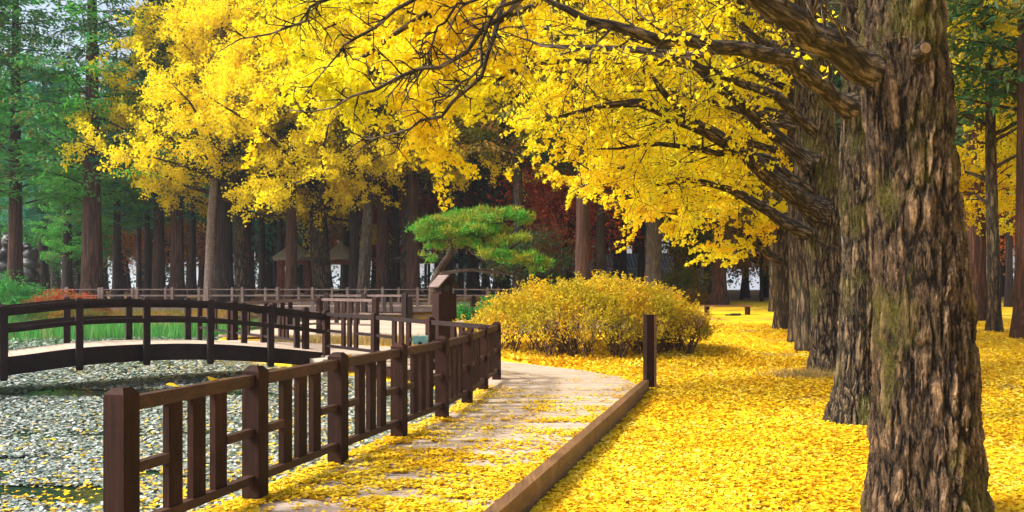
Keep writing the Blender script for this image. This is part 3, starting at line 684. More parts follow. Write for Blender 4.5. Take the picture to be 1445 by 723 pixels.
# ------------------------------------------------------------------ the golden ginkgo across the pond
def big_ginkgo(label, loc, H, r, seed, lean=0., leaf=.17, nl=46, z0=3.8, Lmax=8.5, mat='golden', name='ginkgo_tree', group=None, per=4, el=.55, bark='bark3', sides=24):
    rng = np.random.default_rng(seed); t = thing(name, label, 'tree', loc, 0, group)
    prof = [(-.3, 0, 0, r*1.35), (.4, 0, 0, r*1.1), (3, lean*.2, 0, r), (H*.5, lean*.6, 0, r*.62), (H, lean, 0, .06)]
    trunk_mesh(prof, sides, 60, rng, .03, seed).build('trunk', M[bark], t, smooth=True)
    spots = []; m = MB()
    for k in range(nl):
        u = (k+rng.random())/nl; z = z0+(H-z0)*u; az = k*2.4+rng.normal()*.3; L = Lmax*(1-u)**.6*rng.uniform(.75, 1.1)+.6
        cx = np.interp(z, [0, 3, H*.5, H], [0, lean*.2, lean*.6, lean])
        line = walk((cx, 0, z), (math.cos(az), math.sin(az), el+.5*u), L, 10, rng, .07, .0, -.07)
        ginkgo_limb(m, spots, line, .03+.012*L, rng, dens=.42, n1=11, l1=(1.0, 3.2), n2=6, l2=(.5, 1.4), sides=5, start=.15, droop=-.09, twig=False)
    m.build('branches', M['limb'], t, smooth=True)
    c = spread(spots, per, .13, rng)
    leaves_mb(c, rng.uniform(.7, 1.3, len(c))*leaf, rng, down=.3).build('foliage', M[mat], t); print(label, len(c)); return t
def GZ(x, y): return float(ground_z(x, y))
def place(px0, Y): x = PX(px0, Y); return (x, Y, GZ(x, Y))
l_ = place(455, 48)
big_ginkgo('large golden ginkgo on the far bank, foliage hanging low over the boardwalk', l_, 20, .52, 101, -.8, .135, 84, 4.6, 10.5, per=6, el=.36)
l_ = place(342, 46.5)
big_ginkgo('golden ginkgo behind the arched bridge, its left side reaching over the green conifers', l_, 17.5, .34, 102, -.6, .135, 58, 4.4, 8.5, per=6, el=.28)
l_ = place(575, 47)
big_ginkgo('golden ginkgo further right on the far bank beside the leaning pine', l_, 22, .40, 103, .3, .135, 70, 6.5, 8.5, per=5)

# ------------------------------------------------------------------ conifer forest
def conifer_meshes(H, z0, Lb, nb, seed, droop=-.10, fr=(.34, .05), per=26, sig=.22, stations=11, el=-.05, open_=0.12):
    rng = np.random.default_rng(seed); mb = MB(); cs = []; ds = []
    for k in range(nb):
        u = (k+rng.random())/nb; z = z0+(H-z0)*u; az = k*2.399+rng.normal()*.35; L = Lb*(1-u)**.65*rng.uniform(.6, 1.15)+.5
        line = walk((0, 0, z), (math.cos(az), math.sin(az), el+.35), L, 8, rng, .07, -.01, droop)
        mb.tube(line, np.linspace(.035+.004*L, .008, 9), 4, cap=False)
        for t in np.linspace(.22, 1, stations):
            if rng.random() < open_: continue
            f = t*8; i = min(int(f), 7); p = line[i]+(line[i+1]-line[i])*(f-i); d = line[i+1]-line[i]; d /= np.linalg.norm(d)
            sd = np.cross(d, [0, 0, 1.]); sd /= np.linalg.norm(sd)+1e-9
            for sg in (1, -1):
                off = rng.uniform(0, 1, per//2)**.8*(.35+.16*L)*(1.1-.5*t)
                q = p+sd*sg*off[:, None]+np.array([0, 0, -1.])*(off*off*.35)[:, None]+rng.normal(size=(per//2, 3))*np.array([sig, sig, sig*.45])
                cs.append(q); dd = d*.5+sd*sg*.8+rng.normal(size=q.shape)*.45+np.array([0, 0, -.35]); ds.append(dd/np.linalg.norm(dd, axis=1, keepdims=True))
    c = np.concatenate(cs); d = np.concatenate(ds); v, q = fronds(c, d, rng.uniform(.6, 1.3, len(c))*fr[0], fr[1], rng)
    fm = MB(); fm.add(v, q); print('conifer', len(c)); return mb.mesh('branches'), fm.mesh('foliage')
def trunk_m(H, r, seed, flute=7, sides=28):
    rng = np.random.default_rng(seed)
    return trunk_mesh([(-.4, 0, 0, r*1.75), (.0, 0, 0, r*1.45), (.7, 0, 0, r*1.15), (2, 0, 0, r), (H*.5, 0, 0, r*.6), (H, 0, 0, .04)], sides, 46, rng, .02, seed, flute).mesh('trunk', True)
CON = [conifer_meshes(24, 5.2, 4.6, 74, 1, open_=.3), conifer_meshes(22, 6.5, 3.8, 76, 2), conifer_meshes(26, 7.5, 4.2, 80, 3, per=24), conifer_meshes(20, 3.5, 4.6, 80, 4, droop=-.06, fr=(.3, .05))]
TRK = [trunk_m(25, 1.0, 1), trunk_m(25, 1.0, 2, 9), trunk_m(25, 1.0, 3, 6)]
def mesh_obj(name, me, mat, parent, scale=(1, 1, 1), rz=0, loc=(0, 0, 0)):
    o = bpy.data.objects.new(name, me); C.objects.link(o)
    if not me.materials: me.materials.append(mat)
    o.material_slots[0].link = 'OBJECT'; o.material_slots[0].material = mat
    o.parent = parent; o.scale = scale; o.rotation_euler = (0, 0, rz); o.location = loc; return o
rngf = np.random.default_rng(77); crng = random.Random(8)
def conifer(px0, Y, wpx, kind, bark, leaf, label, sc=1., lean=(0, 0), name='conifer_tree', group='conifers of the wood behind the pond'):
    l_ = place(px0, Y); r = wpx/2*Y/F
    t = thing(name, label, 'tree', l_, 0, group); t.rotation_euler = (lean[1], lean[0], 0)
    mesh_obj('trunk', TRK[crng.randrange(3)], M[bark], t, (r, r, sc), crng.random()*6)
    b, f = CON[kind]; rz = crng.random()*6
    mesh_obj('branches', b, M['darkbark'], t, (sc, sc, sc), rz); mesh_obj('foliage', f, M[leaf], t, (sc, sc, sc), rz)
    return t
named = [
 (130, 46, 27, 0, 'redbark', 'conifer', 'thick fluted conifer trunk left of centre rising above the red shrub'),
 (22, 47, 19, 0, 'redbark', 'conifer', 'green conifer whose trunk stands in front of the dark sculpture'),
 (-55, 45, 26, 0, 'redbark', 'conifer', 'green conifer at the far left edge, mostly out of the picture'),
 (95, 54, 14, 3, 'darkbark', 'conifer', 'conifer with dark trunk between the sculpture and the thick fluted trunk'),
 (60, 58, 12, 1, 'darkbark', 'conifer_teal', 'slender dark conifer immediately right of the sculpture'),
 (165, 50, 12, 1, 'darkbark', 'conifer', 'slim dark conifer right of the thick fluted trunk'),
 (196, 52, 7, 1, 'darkbark', 'conifer_teal', 'thin leftmost trunk of a close trio behind the far railing'),
 (208, 50, 9, 2, 'darkbark', 'conifer', 'middle trunk of a close trio behind the far railing'),
 (224, 49, 17, 2, 'redbark', 'conifer_teal', 'stout reddish trunk just left of a pair of grey ones'),
 (250, 48, 18, 1, 'redbark', 'conifer_teal', 'reddish trunk a little left of the pale leaning stem'),
 (272, 56, 9, 2, 'darkbark', 'conifer_dark', 'dark narrow trunk immediately left of the pale leaning stem'),
 (316, 47, 24, 1, 'darkbark', 'conifer_dark', 'broad dark trunk immediately right of the pale leaning stem'),
 (349, 51, 13, 2, 'redbark', 'conifer_dark', 'reddish trunk left of the first thatched hut'),
 (370, 60, 9, 2, 'darkbark', 'conifer_dark', 'small dark trunk near the left side of the first thatched hut'),
 (411, 45.5, 16, 2, 'redbark', 'conifer_dark', 'brown trunk standing right in front of the first thatched hut'),
 (487, 56, 12, 1, 'darkbark', 'conifer_dark', 'dark trunk behind the second thatched hut'),
 (500, 47, 15, 2, 'darkbark', 'conifer_dark', 'brown trunk just left of the knobbly grey one'),
 (540, 47, 18, 2, 'redbark', 'conifer_olive', 'reddish straight trunk right of the knobbly grey one'),
 (558, 52, 11, 2, 'darkbark', 'conifer_dark', 'dark trunk with a thin twin beside the open shelter'),
 (583, 46, 18, 1, 'redbark', 'conifer_olive', 'reddish trunk standing before the open shelter'),
 (634, 50, 16, 2, 'darkbark', 'conifer_dark', 'dark trunk right behind the roofed box'),
 (668, 56, 15, 2, 'darkbark', 'conifer_olive', 'short looking trunk seen under the leaning pine'),
 (731, 44, 15, 2, 'greybark', 'conifer_olive', 'grey brown trunk at the right end of the leaning pine'),
 (822, 41, 20, 2, 'redbark', 'conifer_olive', 'upright red brown trunk above the middle of the yellow shrubs'),
 (848, 44, 14, 1, 'darkbark', 'conifer_dark', 'dark trunk just right of the upright red brown one'),
 (880, 58, 9, 2, 'darkbark', 'conifer_dark', 'small dark trunk before the blue tiled roof'),
 (905, 52, 10, 1, 'darkbark', 'conifer_dark', 'dark trunk left of the bulky one above the shrubs'),
 (922, 43, 23, 2, 'greybark', 'conifer_dark', 'bulky grey brown trunk above the right part of the yellow shrubs'),
 (955, 58, 8, 1, 'darkbark', 'conifer_dark', 'thin dark trunk between the bulky trunk and the flared one'),
 (975, 50, 15, 2, 'darkbark', 'conifer_dark', 'mossy dark trunk left of the flared one'),
 (1015, 44, 18, 0, 'redbark', 'conifer_olive', 'trunk with a widely flared foot beyond the bench'),
 (1052, 60, 9, 2, 'darkbark', 'conifer_olive', 'small trunk at the far end of the lawn'),
 (1078, 62, 9, 1, 'darkbark', 'conifer_dark', 'second small trunk at the far end of the lawn'),
 (1378, 32, 24, 2, 'redbark', 'conifer_dark', 'dark red trunk right of the largest ginkgo'),
 (1447, 24, 26, 1, 'redbark', 'conifer_dark', 'purplish trunk cut by the right edge of the picture'),
 (1424, 42, 9, 1, 'darkbark', 'conifer_dark', 'thin dark trunk far back at the right edge'),
]
for p_ in named:
    conifer(*p_, sc=.95 if p_[1] < 40 else (.62 if (p_[0] < 260 and p_[1] > 48) else 1.))
# deeper wood, filling
k = 0
bands = ['left', 'middle', 'right']
for row, (Yr, stp) in enumerate([(62, 44), (74, 36), (88, 30)]):
    xx = -60+row*13
    while xx < 1500:
        if not (1020 < xx < 1075 and row < 3):
            Yv = Yr+crng.uniform(-5, 5); left = xx < 330
            leaf = crng.choice(['conifer_teal', 'conifer', 'conifer_teal']) if left else crng.choice(['conifer_dark', 'conifer_dark', 'conifer_olive', 'conifer_teal'])
            t = conifer(xx+crng.uniform(-9, 9), Yv, crng.uniform(6, 13), crng.randrange(1, 3), crng.choice(['darkbark', 'darkbark', 'redbark']), leaf,
                    'slender dark conifer standing in the deep shade of the wood', sc=crng.uniform(.6, .85) if left else crng.uniform(.85, 1.1), group='slender conifers deep in the wood')
        xx += stp*crng.uniform(.8, 1.2)
# pale leaning stem and knobbly grey tree
rngt = np.random.default_rng(3)
t = thing('pale_tree', 'pale grey stem leaning slightly right behind the arched bridge', 'tree', place(294, 45.5))
trunk_mesh([(-.3, 0, 0, .30), (.5, 0, 0, .25), (4, .12, 0, .22), (9, .45, 0, .17), (15, .7, 0, .08)], 20, 40, rngt, .03, 4).build('trunk', M['palebark'], t, smooth=True)
t = thing('knobbly_tree', 'grey trunk with knobs and a slight curve between the thatched huts and the shelter', 'tree', place(513, 45.5))
trunk_mesh([(-.3, -.05, 0, .45), (.5, -.03, 0, .36), (2, .05, 0, .30), (2.4, .1, 0, .36), (2.8, .12, 0, .28), (4.2, .2, 0, .26), (4.5, .22, 0, .31), (5, .25, 0, .25), (12, .4, 0, .14), (17, .5, 0, .05)], 24, 90, rngt, .05, 6).build('trunk', M['greybark'], t, smooth=True)
b, f = CON[1]; mesh_obj('branches', b, M['darkbark'], t, (.6, .6, .7), 1, (.3, 0, 4)); mesh_obj('foliage', f, M['conifer_olive'], t, (.6, .6, .7), 1, (.3, 0, 4))

# broadleaf small trees (maples etc.)
def broad_mesh(H, R, seed, nclump=42, per=150, leaf=.13, flat=.45, z0=.35):
    rng = np.random.default_rng(seed); mb = MB(); cs = []
    mb.tube(walk((0, 0, -.2), (rng.normal()*.1, rng.normal()*.1, 1), H*.6, 8, rng, .06), np.linspace(.05*H*.35+.03, .03, 9), 8)
    for k in range(nclump):
        az = rng.uniform(0, 2*PI); z = H*(z0+(1-z0)*rng.random()); rr = R*math.sqrt(max(.05, 1-((z/H-.6)/.55)**2))*rng.uniform(.35, 1.05)
        c = np.array([math.cos(az)*rr, math.sin(az)*rr, z]); a = np.array([0, 0, H*.25+.3*z])
        ln = np.array([a+(c-a)*u+np.array([0, 0, .3*math.sin(u*PI)]) for u in np.linspace(0, 1, 6)]); mb.tube(ln, np.linspace(.04, .01, 6), 4, cap=False)
        s_ = R*.26*rng.uniform(.6, 1.2); cs.append(c+rng.normal(size=(per, 3))*np.array([s_, s_, s_*(1-flat)]))
    c = np.concatenate(cs); fm = leaves_mb(c, rng.uniform(.7, 1.3, len(c))*leaf, rng, flat=.35); return mb.mesh('branches', True), fm.mesh('foliage')
BRD = [broad_mesh(6.5, 3.2, 1), broad_mesh(4.5, 2.4, 2), broad_mesh(8, 3.5, 3, 55, 150, .15)]
def broad(px0, Y, kind, leaf, label, sc=1., dz=0, name='maple_tree', cat='tree', bark='darkbark', group=None):
    x_, y_, z_ = place(px0, Y); t = thing(name, label, cat, (x_, y_, z_+dz), 0, group); rz = crng.random()*6
    b, f = BRD[kind]; mesh_obj('branches', b, M[bark], t, (sc,)*3, rz); mesh_obj('foliage', f, M[leaf], t, (sc,)*3, rz); return t
broad(800, 47, 2, 'red', 'dark red maple spreading above the tiled roof', .95)
broad(765, 50, 1, 'red', 'red maple half hidden behind the dark evergreen', 1.3)
broad(752, 44, 1, 'conifer_dark', 'almost black evergreen right of the leaning pine', .85, name='evergreen_shrub')
broad(1075, 50, 0, 'orange', 'reddish orange maple behind the far ginkgos of the row', .9)
broad(985, 48, 0, 'conifer_olive', 'olive brown small tree left of the flared trunk', .8, name='small_tree')
broad(1045, 54, 1, 'conifer_olive', 'olive small tree with drooping branches at the end of the lawn', 1.2, name='small_tree')
broad(1408, 50, 0, 'orange', 'orange maple glowing between the trunks at the right edge', 1.3)
broad(1445, 54, 2, 'orange', 'rusty orange tree cut by the right edge of the picture', 1.0)
broad(183, 66, 0, 'orange', 'orange tree glowing deep between the left trunks', 1.2)
broad(236, 64, 1, 'orange', 'second orange tree between the left trunks', 1.3)
broad(560, 60, 2, 'red', 'red maple behind the open shelter', .9)
broad(520, 62, 0, 'orange', 'rusty tree glimpsed behind the knobbly trunk', 1.)
broad(640, 62, 2, 'red', 'deep red maple behind the leaning pine', 1.)
broad(105, 62, 1, 'shrub_g', 'bright green small tree between the left trunks', 1.2, name='small_tree')
broad(70, 64, 0, 'shrub_g', 'bright green small tree right of the sculpture', 1., name='small_tree')
broad(400, 66, 2, 'conifer_teal', 'bluish green tree behind the first thatched hut', 1., name='small_tree')
broad(690, 60, 1, 'conifer_teal', 'bluish small tree glimpsed under the leaning pine', 1., name='small_tree')
# yellow ginkgo on the right side
rs = [(1403, 26.5, 'slim ginkgo with yellow sprays right of the largest trunk', .19, 201, 3.4), (1500, 30, 'yellow ginkgo just beyond the right edge with sprays reaching in', .3, 202, 3.0)]
for px0, Yd, lab, r, sd, zl in rs:
    l_ = place(px0, Yd)
    prof = [(-.15, 0, 0, r*1.5), (.2, 0, 0, r*1.2), (.8, 0, 0, r), (5, -.1, 0, r*.85), (9, -.1, .1, r*.6), (14, 0, .2, r*.2)]
    avenue_tree(lab, l_, prof, 'bark3', 30, 50, [], 17, sd, .10, zlo=zl, zhi=12, lenr=(2.5, 4.2), azs=2.5, dens=.45, per=4)
    # different row
rngd = np.random.default_rng(12)

# ------------------------------------------------------------------ leaning pine
l_ = place(612, 31.5); X0 = l_[0]
pt = thing('pine_tree', 'leaning garden pine with flat green needle pads and a long low branch', 'tree', l_)
m = MB()
def PR(x, y, Y): return np.array(P(x, y, Y))-np.array(l_)
tr = dens_pts([PR(611, 430, 31.5), PR(613, 400, 31.5), PR(622, 378, 31.5), PR(633, 362, 31.4), PR(645, 345, 31.2), PR(665, 325, 31)], 18)
m.tube(tr, np.linspace(.20, .07, len(tr)), 10); m.build('trunk', M['pinebark'], pt, smooth=True)
brs = [[(618, 388, 31.5), (640, 383, 31), (668, 381, 30.7), (700, 385, 30.5), (725, 387, 30.4), (742, 376, 30.4)], [(640, 350, 31.3), (628, 330, 31), (610, 325, 30.6), (590, 322, 30.2)],
       [(645, 345, 31.2), (680, 340, 31), (715, 352, 30.8), (735, 340, 30.6)], [(655, 335, 31), (690, 318, 31.4), (730, 312, 31.6)], [(632, 360, 31.4), (640, 340, 32.2), (650, 325, 33)], [(648, 340, 31.2), (672, 360, 30.3), (690, 372, 30)]]
for b_ in brs:
    ln = dens_pts([PR(*q) for q in b_], 14, rngd, .01); m = MB(); m.tube(ln, np.linspace(.085, .025, len(ln)), 7); m.build('limb', M['pinebark'], pt, smooth=True)
pads = [(600, 326, 30.3, 1.0), (625, 318, 30.8, 1.1), (650, 312, 31.4, 1.1), (680, 308, 31.4, 1.1), (710, 308, 31.6, 1.1), (735, 312, 31.5, .8), (640, 330, 30.6, 1.1), (668, 328, 30.8, 1.1), (700, 328, 31.2, 1.0),
        (655, 345, 30.6, .8), (685, 346, 30.6, .9), (712, 340, 30.8, .9), (605, 340, 30.4, .7), (618, 350, 30.7, .6), (700, 366, 30.4, .8), (720, 367, 30.4, .9), (742, 369, 30.4, .9), (758, 374, 30.4, .5), (752, 386, 30.2, .35), (692, 360, 30.1, .6), (650, 308, 33, 1.0), (690, 318, 33, 1.0), (606, 369, 31, .4)]
cs = []
pads2 = []
for (a, b_, Yd, r) in pads:
    for k in range(7): pads2.append((a+rngd.normal()*r*13, b_+rngd.normal()*3.2, Yd+rngd.normal()*r*.4, r*rngd.uniform(.28, .52)))
for (a, b_, Yd, r) in pads2:
    c = PR(a, b_-3, Yd); k = int(1050*r*r)
    q = rngd.normal(size=(k, 3)); q /= np.linalg.norm(q, axis=1, keepdims=True); q *= rngd.random((k, 1))**.4; q[:, 2] = q[:, 2]*.32
    q[:, 2] += .10*(vnoise(q[:, 0]*3, q[:, 1]*3, .8, 5)-.5)*3
    cs.append(c+q*r)
c = np.concatenate(cs); d = rngd.normal(size=c.shape)*.7+np.array([0, 0, .6]); d /= np.linalg.norm(d, axis=1, keepdims=True)
v, q = fronds(c, d, rngd.uniform(.12, .24, len(c)), .017, rngd); m = MB(); m.add(v, q); m.build('needles', M['pine'], pt)

# ------------------------------------------------------------------ round shrub bed
hd = thing('shrub_bed', 'broad rounded mound of yellow orange azalea shrubs beside the path', 'shrubs', (1.75, 20.0, 0))
rngh = np.random.default_rng(31)
def hedge_top(x, y):
    r = np.sqrt((x/3.0)**2+(y/2.3)**2); h = 1.48*np.clip(1-r**3.2, 0, 1)**.55
    h = h*np.interp(x, [-3.2, -2, -.8, .8, 2.2, 3.2], [.80, .86, .97, 1.0, .96, .85])
    return h + .34*(vnoise(x+9, y+9, .8, 4)-.6)+.20*(vnoise(x+9, y+9, .25, 5)-.5)
N = 150000
x = rngh.uniform(-3.3, 3.3, N); y = rngh.uniform(-2.6, 2.6, N); r = np.sqrt((x/3.0)**2+(y/2.3)**2); ok = r < 1.0
x, y, r = x[ok], y[ok], r[ok]; h = hedge_top(x, y)
gz = ground_z(x+1.75, y+20.0)
depth = rngh.exponential(.15, len(x))-.07*(rngh.random(len(x)) < .25)*rngh.random(len(x))*2; z = gz+h-depth+.06
low = .45+.3*vnoise(x, y, .5, 8); keep = (z > gz+low) & (rngh.random(len(x)) < .05+.75*vnoise(x, y, .16, 12))
c = np.stack([x, y, z], 1)[keep]
th = rngh.uniform(PI, 2.05*PI, 26000); zz = rngh.uniform(.38, 1.3, 26000)    # skirt
rr = (1-(zz/1.65)**3.0)**.3*rngh.normal(.955, .035, len(th)); sx, sy = np.cos(th)*3.0*rr, np.sin(th)*2.3*rr
sk = np.stack([sx, sy, ground_z(sx+1.75, sy+20)+zz+.06*rngh.normal(size=len(th))], 1)
sk = sk[(rngh.random(len(sk)) < np.clip((zz-.3)/.5, 0, 1))*(zz < hedge_top(sx, sy)+.1)]
c = np.concatenate([c, sk])
leaves_mb(c, rngh.uniform(.6, 1.4, len(c))*.062, rngh, flat=.2, aspect=.7).build('foliage', M['hedge'], hd)
sh_ = MB(); sl_ = []
for k in range(620):
    a = rngh.uniform(0, 2*PI); q_ = math.sqrt(rngh.random())*.97; hx, hy = math.cos(a)*3.0*q_, math.sin(a)*2.3*q_
    h0 = float(hedge_top(np.array([hx]), np.array([hy]))[0]); g0 = GZ(hx+1.75, hy+20)
    ln = walk((hx, hy, g0+max(.5, h0)-.12), (math.cos(a)*q_*.9, math.sin(a)*q_*.9, 1.), rngh.uniform(.2, .48), 4, rngh, .14); sh_.tube(ln, np.linspace(.005, .002, 5), 3, cap=False)
    sl_.append(np.repeat(ln, 6, 0)+rngh.normal(size=(30, 3))*.028)
sh_.build('shoots', M['stem'], hd)['kind'] = 'stuff'
sl_ = np.concatenate(sl_); leaves_mb(sl_, rngh.uniform(.6, 1.3, len(sl_))*.055, rngh, flat=.1, aspect=.7).build('shoot_leaves', M['hedge'], hd)
for k in range(46):
    a = rngh.uniform(PI*.95, 2.05*PI) if k < 34 else rngh.uniform(0, 2*PI); rad = rngh.uniform(.55, .93)
    bx0, by0 = math.cos(a)*2.85*rad, math.sin(a)*2.2*rad; m = MB(); g0 = GZ(bx0+1.75, by0+20)
    for s in range(rngh.integers(5, 10)):
        az = rngh.uniform(0, 2*PI); b0 = (bx0+rngh.normal()*.05, by0+rngh.normal()*.05, g0-.03)
        ln = walk(b0, (math.cos(az)*.5, math.sin(az)*.5, 1), rngh.uniform(.8, 1.1), 7, rngh, .13, .02); m.tube(ln, np.linspace(.013, .005, 8), 4)
        for u in range(3):
            i = rngh.integers(2, 6); l2 = walk(ln[i], (rngh.normal()*.7, rngh.normal()*.7, 1), .5, 4, rngh, .15); m.tube(l2, np.linspace(.007, .003, 5), 3)
    m.build('stem', M['stem'], hd)

# ------------------------------------------------------------------ left bank shrubs, reeds
def shrub(name, label, px0, Y, R, H, leaf, seed, n=9000, ls=.09):
    rg = np.random.default_rng(seed); l_ = place(px0, Y); t = thing(name, label, 'shrub', l_)
    q = rg.normal(size=(n, 3)); q /= np.linalg.norm(q, axis=1, keepdims=True); q *= rg.random((n, 1))**.33
    q[:, 2] = np.abs(q[:, 2]); bump = 1+.35*(vnoise(np.arctan2(q[:, 1], q[:, 0])*2+9, q[:, 2]*3, .5, seed)-.5)*2
    c = q*np.array([R, R*.7, H])*bump[:, None]
    leaves_mb(c, rg.uniform(.7, 1.3, n)*ls, rg, flat=.2, aspect=.7).build('foliage', M[leaf], t)
    m = MB()
    for k in range(14):
        a = rg.uniform(0, 2*PI); m.tube(walk((0, 0, -.1), (math.cos(a), math.sin(a), 1.2), H*1.0, 6, rg, .1), np.linspace(.03, .008, 7), 4)
    m.build('stems', M['stem'], t); return t
shrub('green_shrub', 'bright green bush at the left edge below the sculpture', 12, 39, 2.1, 1.7, 'shrub_g', 1, 13000)
shrub('green_shrub', 'green bush between the sculpture and the red shrub', 52, 40, 1.3, 1.25, 'shrub_g', 2, 8000)
shrub('green_shrub', 'dark green bush hugging the water behind the left bridge rail', 20, 36.5, 2.2, .75, 'conifer', 7, 8000)
shrub('red_shrub', 'red and orange autumn shrub behind the bridge rail', 88, 38.5, 1.7, 1.15, 'shrub_r', 3, 10000)
shrub('red_shrub', 'small reddish shrub at the right end of the left bank bushes', 122, 40, .9, .85, 'shrub_r', 4, 4500)
shrub('green_shrub', 'low olive bush at the water below the red shrub', 95, 36.5, 1.6, .6, 'conifer_olive', 8, 6000)
shrub('green_shrub', 'small bright green bush at the foot of the leaning pine', 655, 33, .55, .8, 'shrub_g', 5, 2600)
shrub('green_shrub', 'small green bush just left of the yellow shrub mound', 690, 33, .65, 1.0, 'shrub_g', 6, 2600)
shrub('evergreen_shrub', 'dark hedge before the blue tiled roof', 800, 46, 3.0, 1.4, 'conifer_dark', 9, 12000, .12)
shrub('evergreen_shrub', 'dark olive bush left of the flared trunk', 965, 45, 1.6, 1.9, 'conifer_olive', 10, 9000, .12)
rg = np.random.default_rng(40)
n_ = 17000; xs = rg.uniform(-23, -9.3, n_); f_ = np.interp(xs, [-23, -22, -12, -9], [33.3, 33.5, 35.5, 38]); ys = f_-rg.exponential(.9, n_)+.6
keep = vnoise(xs, ys, 1.1, 2)+.3*vnoise(xs, ys, .3, 3) > .52; xs, ys = xs[keep], ys[keep]
hh = rg.uniform(.35, 1.0, len(xs))*np.interp(xs, [-23, -16, -9], [1.0, .9, .75]); c = np.stack([xs, ys, np.full(len(xs), WATER-.05)], 1)
d = np.stack([rg.normal(size=len(xs))*.16, rg.normal(size=len(xs))*.16, np.ones(len(xs))], 1); d /= np.linalg.norm(d, axis=1, keepdims=True)
v, q = fronds(c, d, hh, .016, rg); m = MB(); m.add(v, q); tag(m.build('reeds', M['reed']), 'bright green reeds standing in the water behind the bridge', 'reeds', kind='stuff')
# grass on far bank and dry grass strip
def grass(name, label, mat, n_, fx, h, w_=.02, seed=1):
    rg = np.random.default_rng(seed); xs, ys = fx(rg, n_); zs = ground_z(xs, ys); c = np.stack([xs, ys, zs-.02], 1)
    d = np.stack([rg.normal(size=len(xs))*.5, rg.normal(size=len(xs))*.5, np.ones(len(xs))], 1); d /= np.linalg.norm(d, axis=1, keepdims=True)
    v, q = fronds(c, d, rg.uniform(.5, 1.2, len(xs))*h, w_, rg); m = MB(); m.add(v, q); return tag(m.build(name, M[mat]), label, 'grass', kind='stuff')
grass('dry_grass', 'dry straw coloured grass in the strip beyond the railing', 'drygrass', 9000, lambda r, n: (r.uniform(-7, -.8, n), 24.6+r.normal(size=n)*.7), .28, .012, 2)
def near_t3(r, n): return r.normal(5.35, .35, n), r.normal(15.6, .22, n)
grass('grass_tuft', 'thin dry grass tuft at the foot of the third ginkgo', 'drygrass', 900, near_t3, .22, .006, 3)
def bank(r, n):
    x = r.uniform(-26, -10, n); return x, r.uniform(36, 41.5, n)
grass('bank_grass', 'green grass and weeds on the left bank', 'conifer_olive', 6000, bank, .30, .02, 4)

# ------------------------------------------------------------------ pond surface
rg = np.random.default_rng(50)
def pads_obj(n_, y0, y1, size, seed, pw=1.0):
    u = rg.random(n_); ys = (1/(1/y0+(1/y1-1/y0)*u)) if pw == 1 else y0+(y1-y0)*u
    xs = rg.uniform(-1, 1, n_); xs = -ys*.30+xs*ys*.34
    ok = (pond_mask(xs, ys) > .6)
    xs, ys = xs[ok], ys[ok]
    open_ = vnoise(xs*.35, ys, 1.6, 7)*.6+vnoise(xs*.5, ys*1.3, .5, 9)*.4
    band_ = np.exp(-((ys-(11.3+(xs+6)*.10))/.45)**2)*(xs < -4)    # strip of open water
    ok = (open_ > .27+.5*band_+.22*sstep(9, 5.5, ys)*sstep(-2, -6, xs)) & (rg.random(len(xs)) < 1-.85*band_)
    return xs[ok], ys[ok]
xs, ys = pads_obj(230000, 5.2, 36, .05, 1)
N = len(xs); th = rg.uniform(0, 2*PI, N); sz = rg.uniform(.6, 1.35, N)*np.interp(ys, [5, 12, 36], [.021, .028, .056])
K = 6; ang = np.linspace(0, 2*PI, K, endpoint=False)[None, :]+rg.normal(size=(N, K))*.18
tilt = rg.normal(size=(N, 2))*.16
vx = np.cos(ang)*sz[:, None]; vy = np.sin(ang)*sz[:, None]*.8
cx_ = xs[:, None]+vx*np.cos(th)[:, None]-vy*np.sin(th)[:, None]; cy_ = ys[:, None]+vx*np.sin(th)[:, None]+vy*np.cos(th)[:, None]
cz_ = WATER+.006+rg.random(N)[:, None]*.012+np.abs(tilt[:, 0:1])*.05+vx*tilt[:, 0:1]+vy*tilt[:, 1:2]
v = np.stack([cx_, cy_, cz_], -1).reshape(-1, 3); b0 = np.arange(N)[:, None]*K
m = MB(); m.add(v, np.concatenate([b0+[0, 1, 2, 3], b0+[0, 3, 4, 5]]))
tag(m.build('lily_pads', M['pads']), 'dense pale floating pads covering the pond', 'water plants', kind='stuff'); print('pads', N)

# ------------------------------------------------------------------ fallen leaves
rg = np.random.default_rng(60)
def lawn(n_, y0, y1, size):
    u = rg.random(n_); ys = 1/(1/y0+(1/y1-1/y0)*u); xr = ys*.62; xl = np.where(ys < 14, XR(ys)+.13, np.where(ys < 24, XR(ys)+.05, -1.0))
    xs = xl+(xr-xl)*rg.random(n_); zs = ground_z(xs, ys)
    thin = vnoise(xs*.7, ys*1.3, .9, 21)*.7+vnoise(xs, ys, .35, 24)*.3
    ok = (pond_mask(xs, ys) < .05) & (thin > .30*rg.random(n_)+.10)
    return np.stack([xs, ys, zs+.012+rg.random(n_)*.03], 1)[ok]
c = lawn(150000, 5.4, 30, .06)
s_ = rg.uniform(.75, 1.25, len(c))*np.interp(c[:, 1], [5, 12, 30], [.058, .062, .095])
tag(leaves_mb(c, s_, rg, flat=.80, aspect=1.1).build('fallen_leaves', M['fallen']), 'thick carpet of yellow ginkgo leaves on the lawn', 'leaves', kind='stuff')
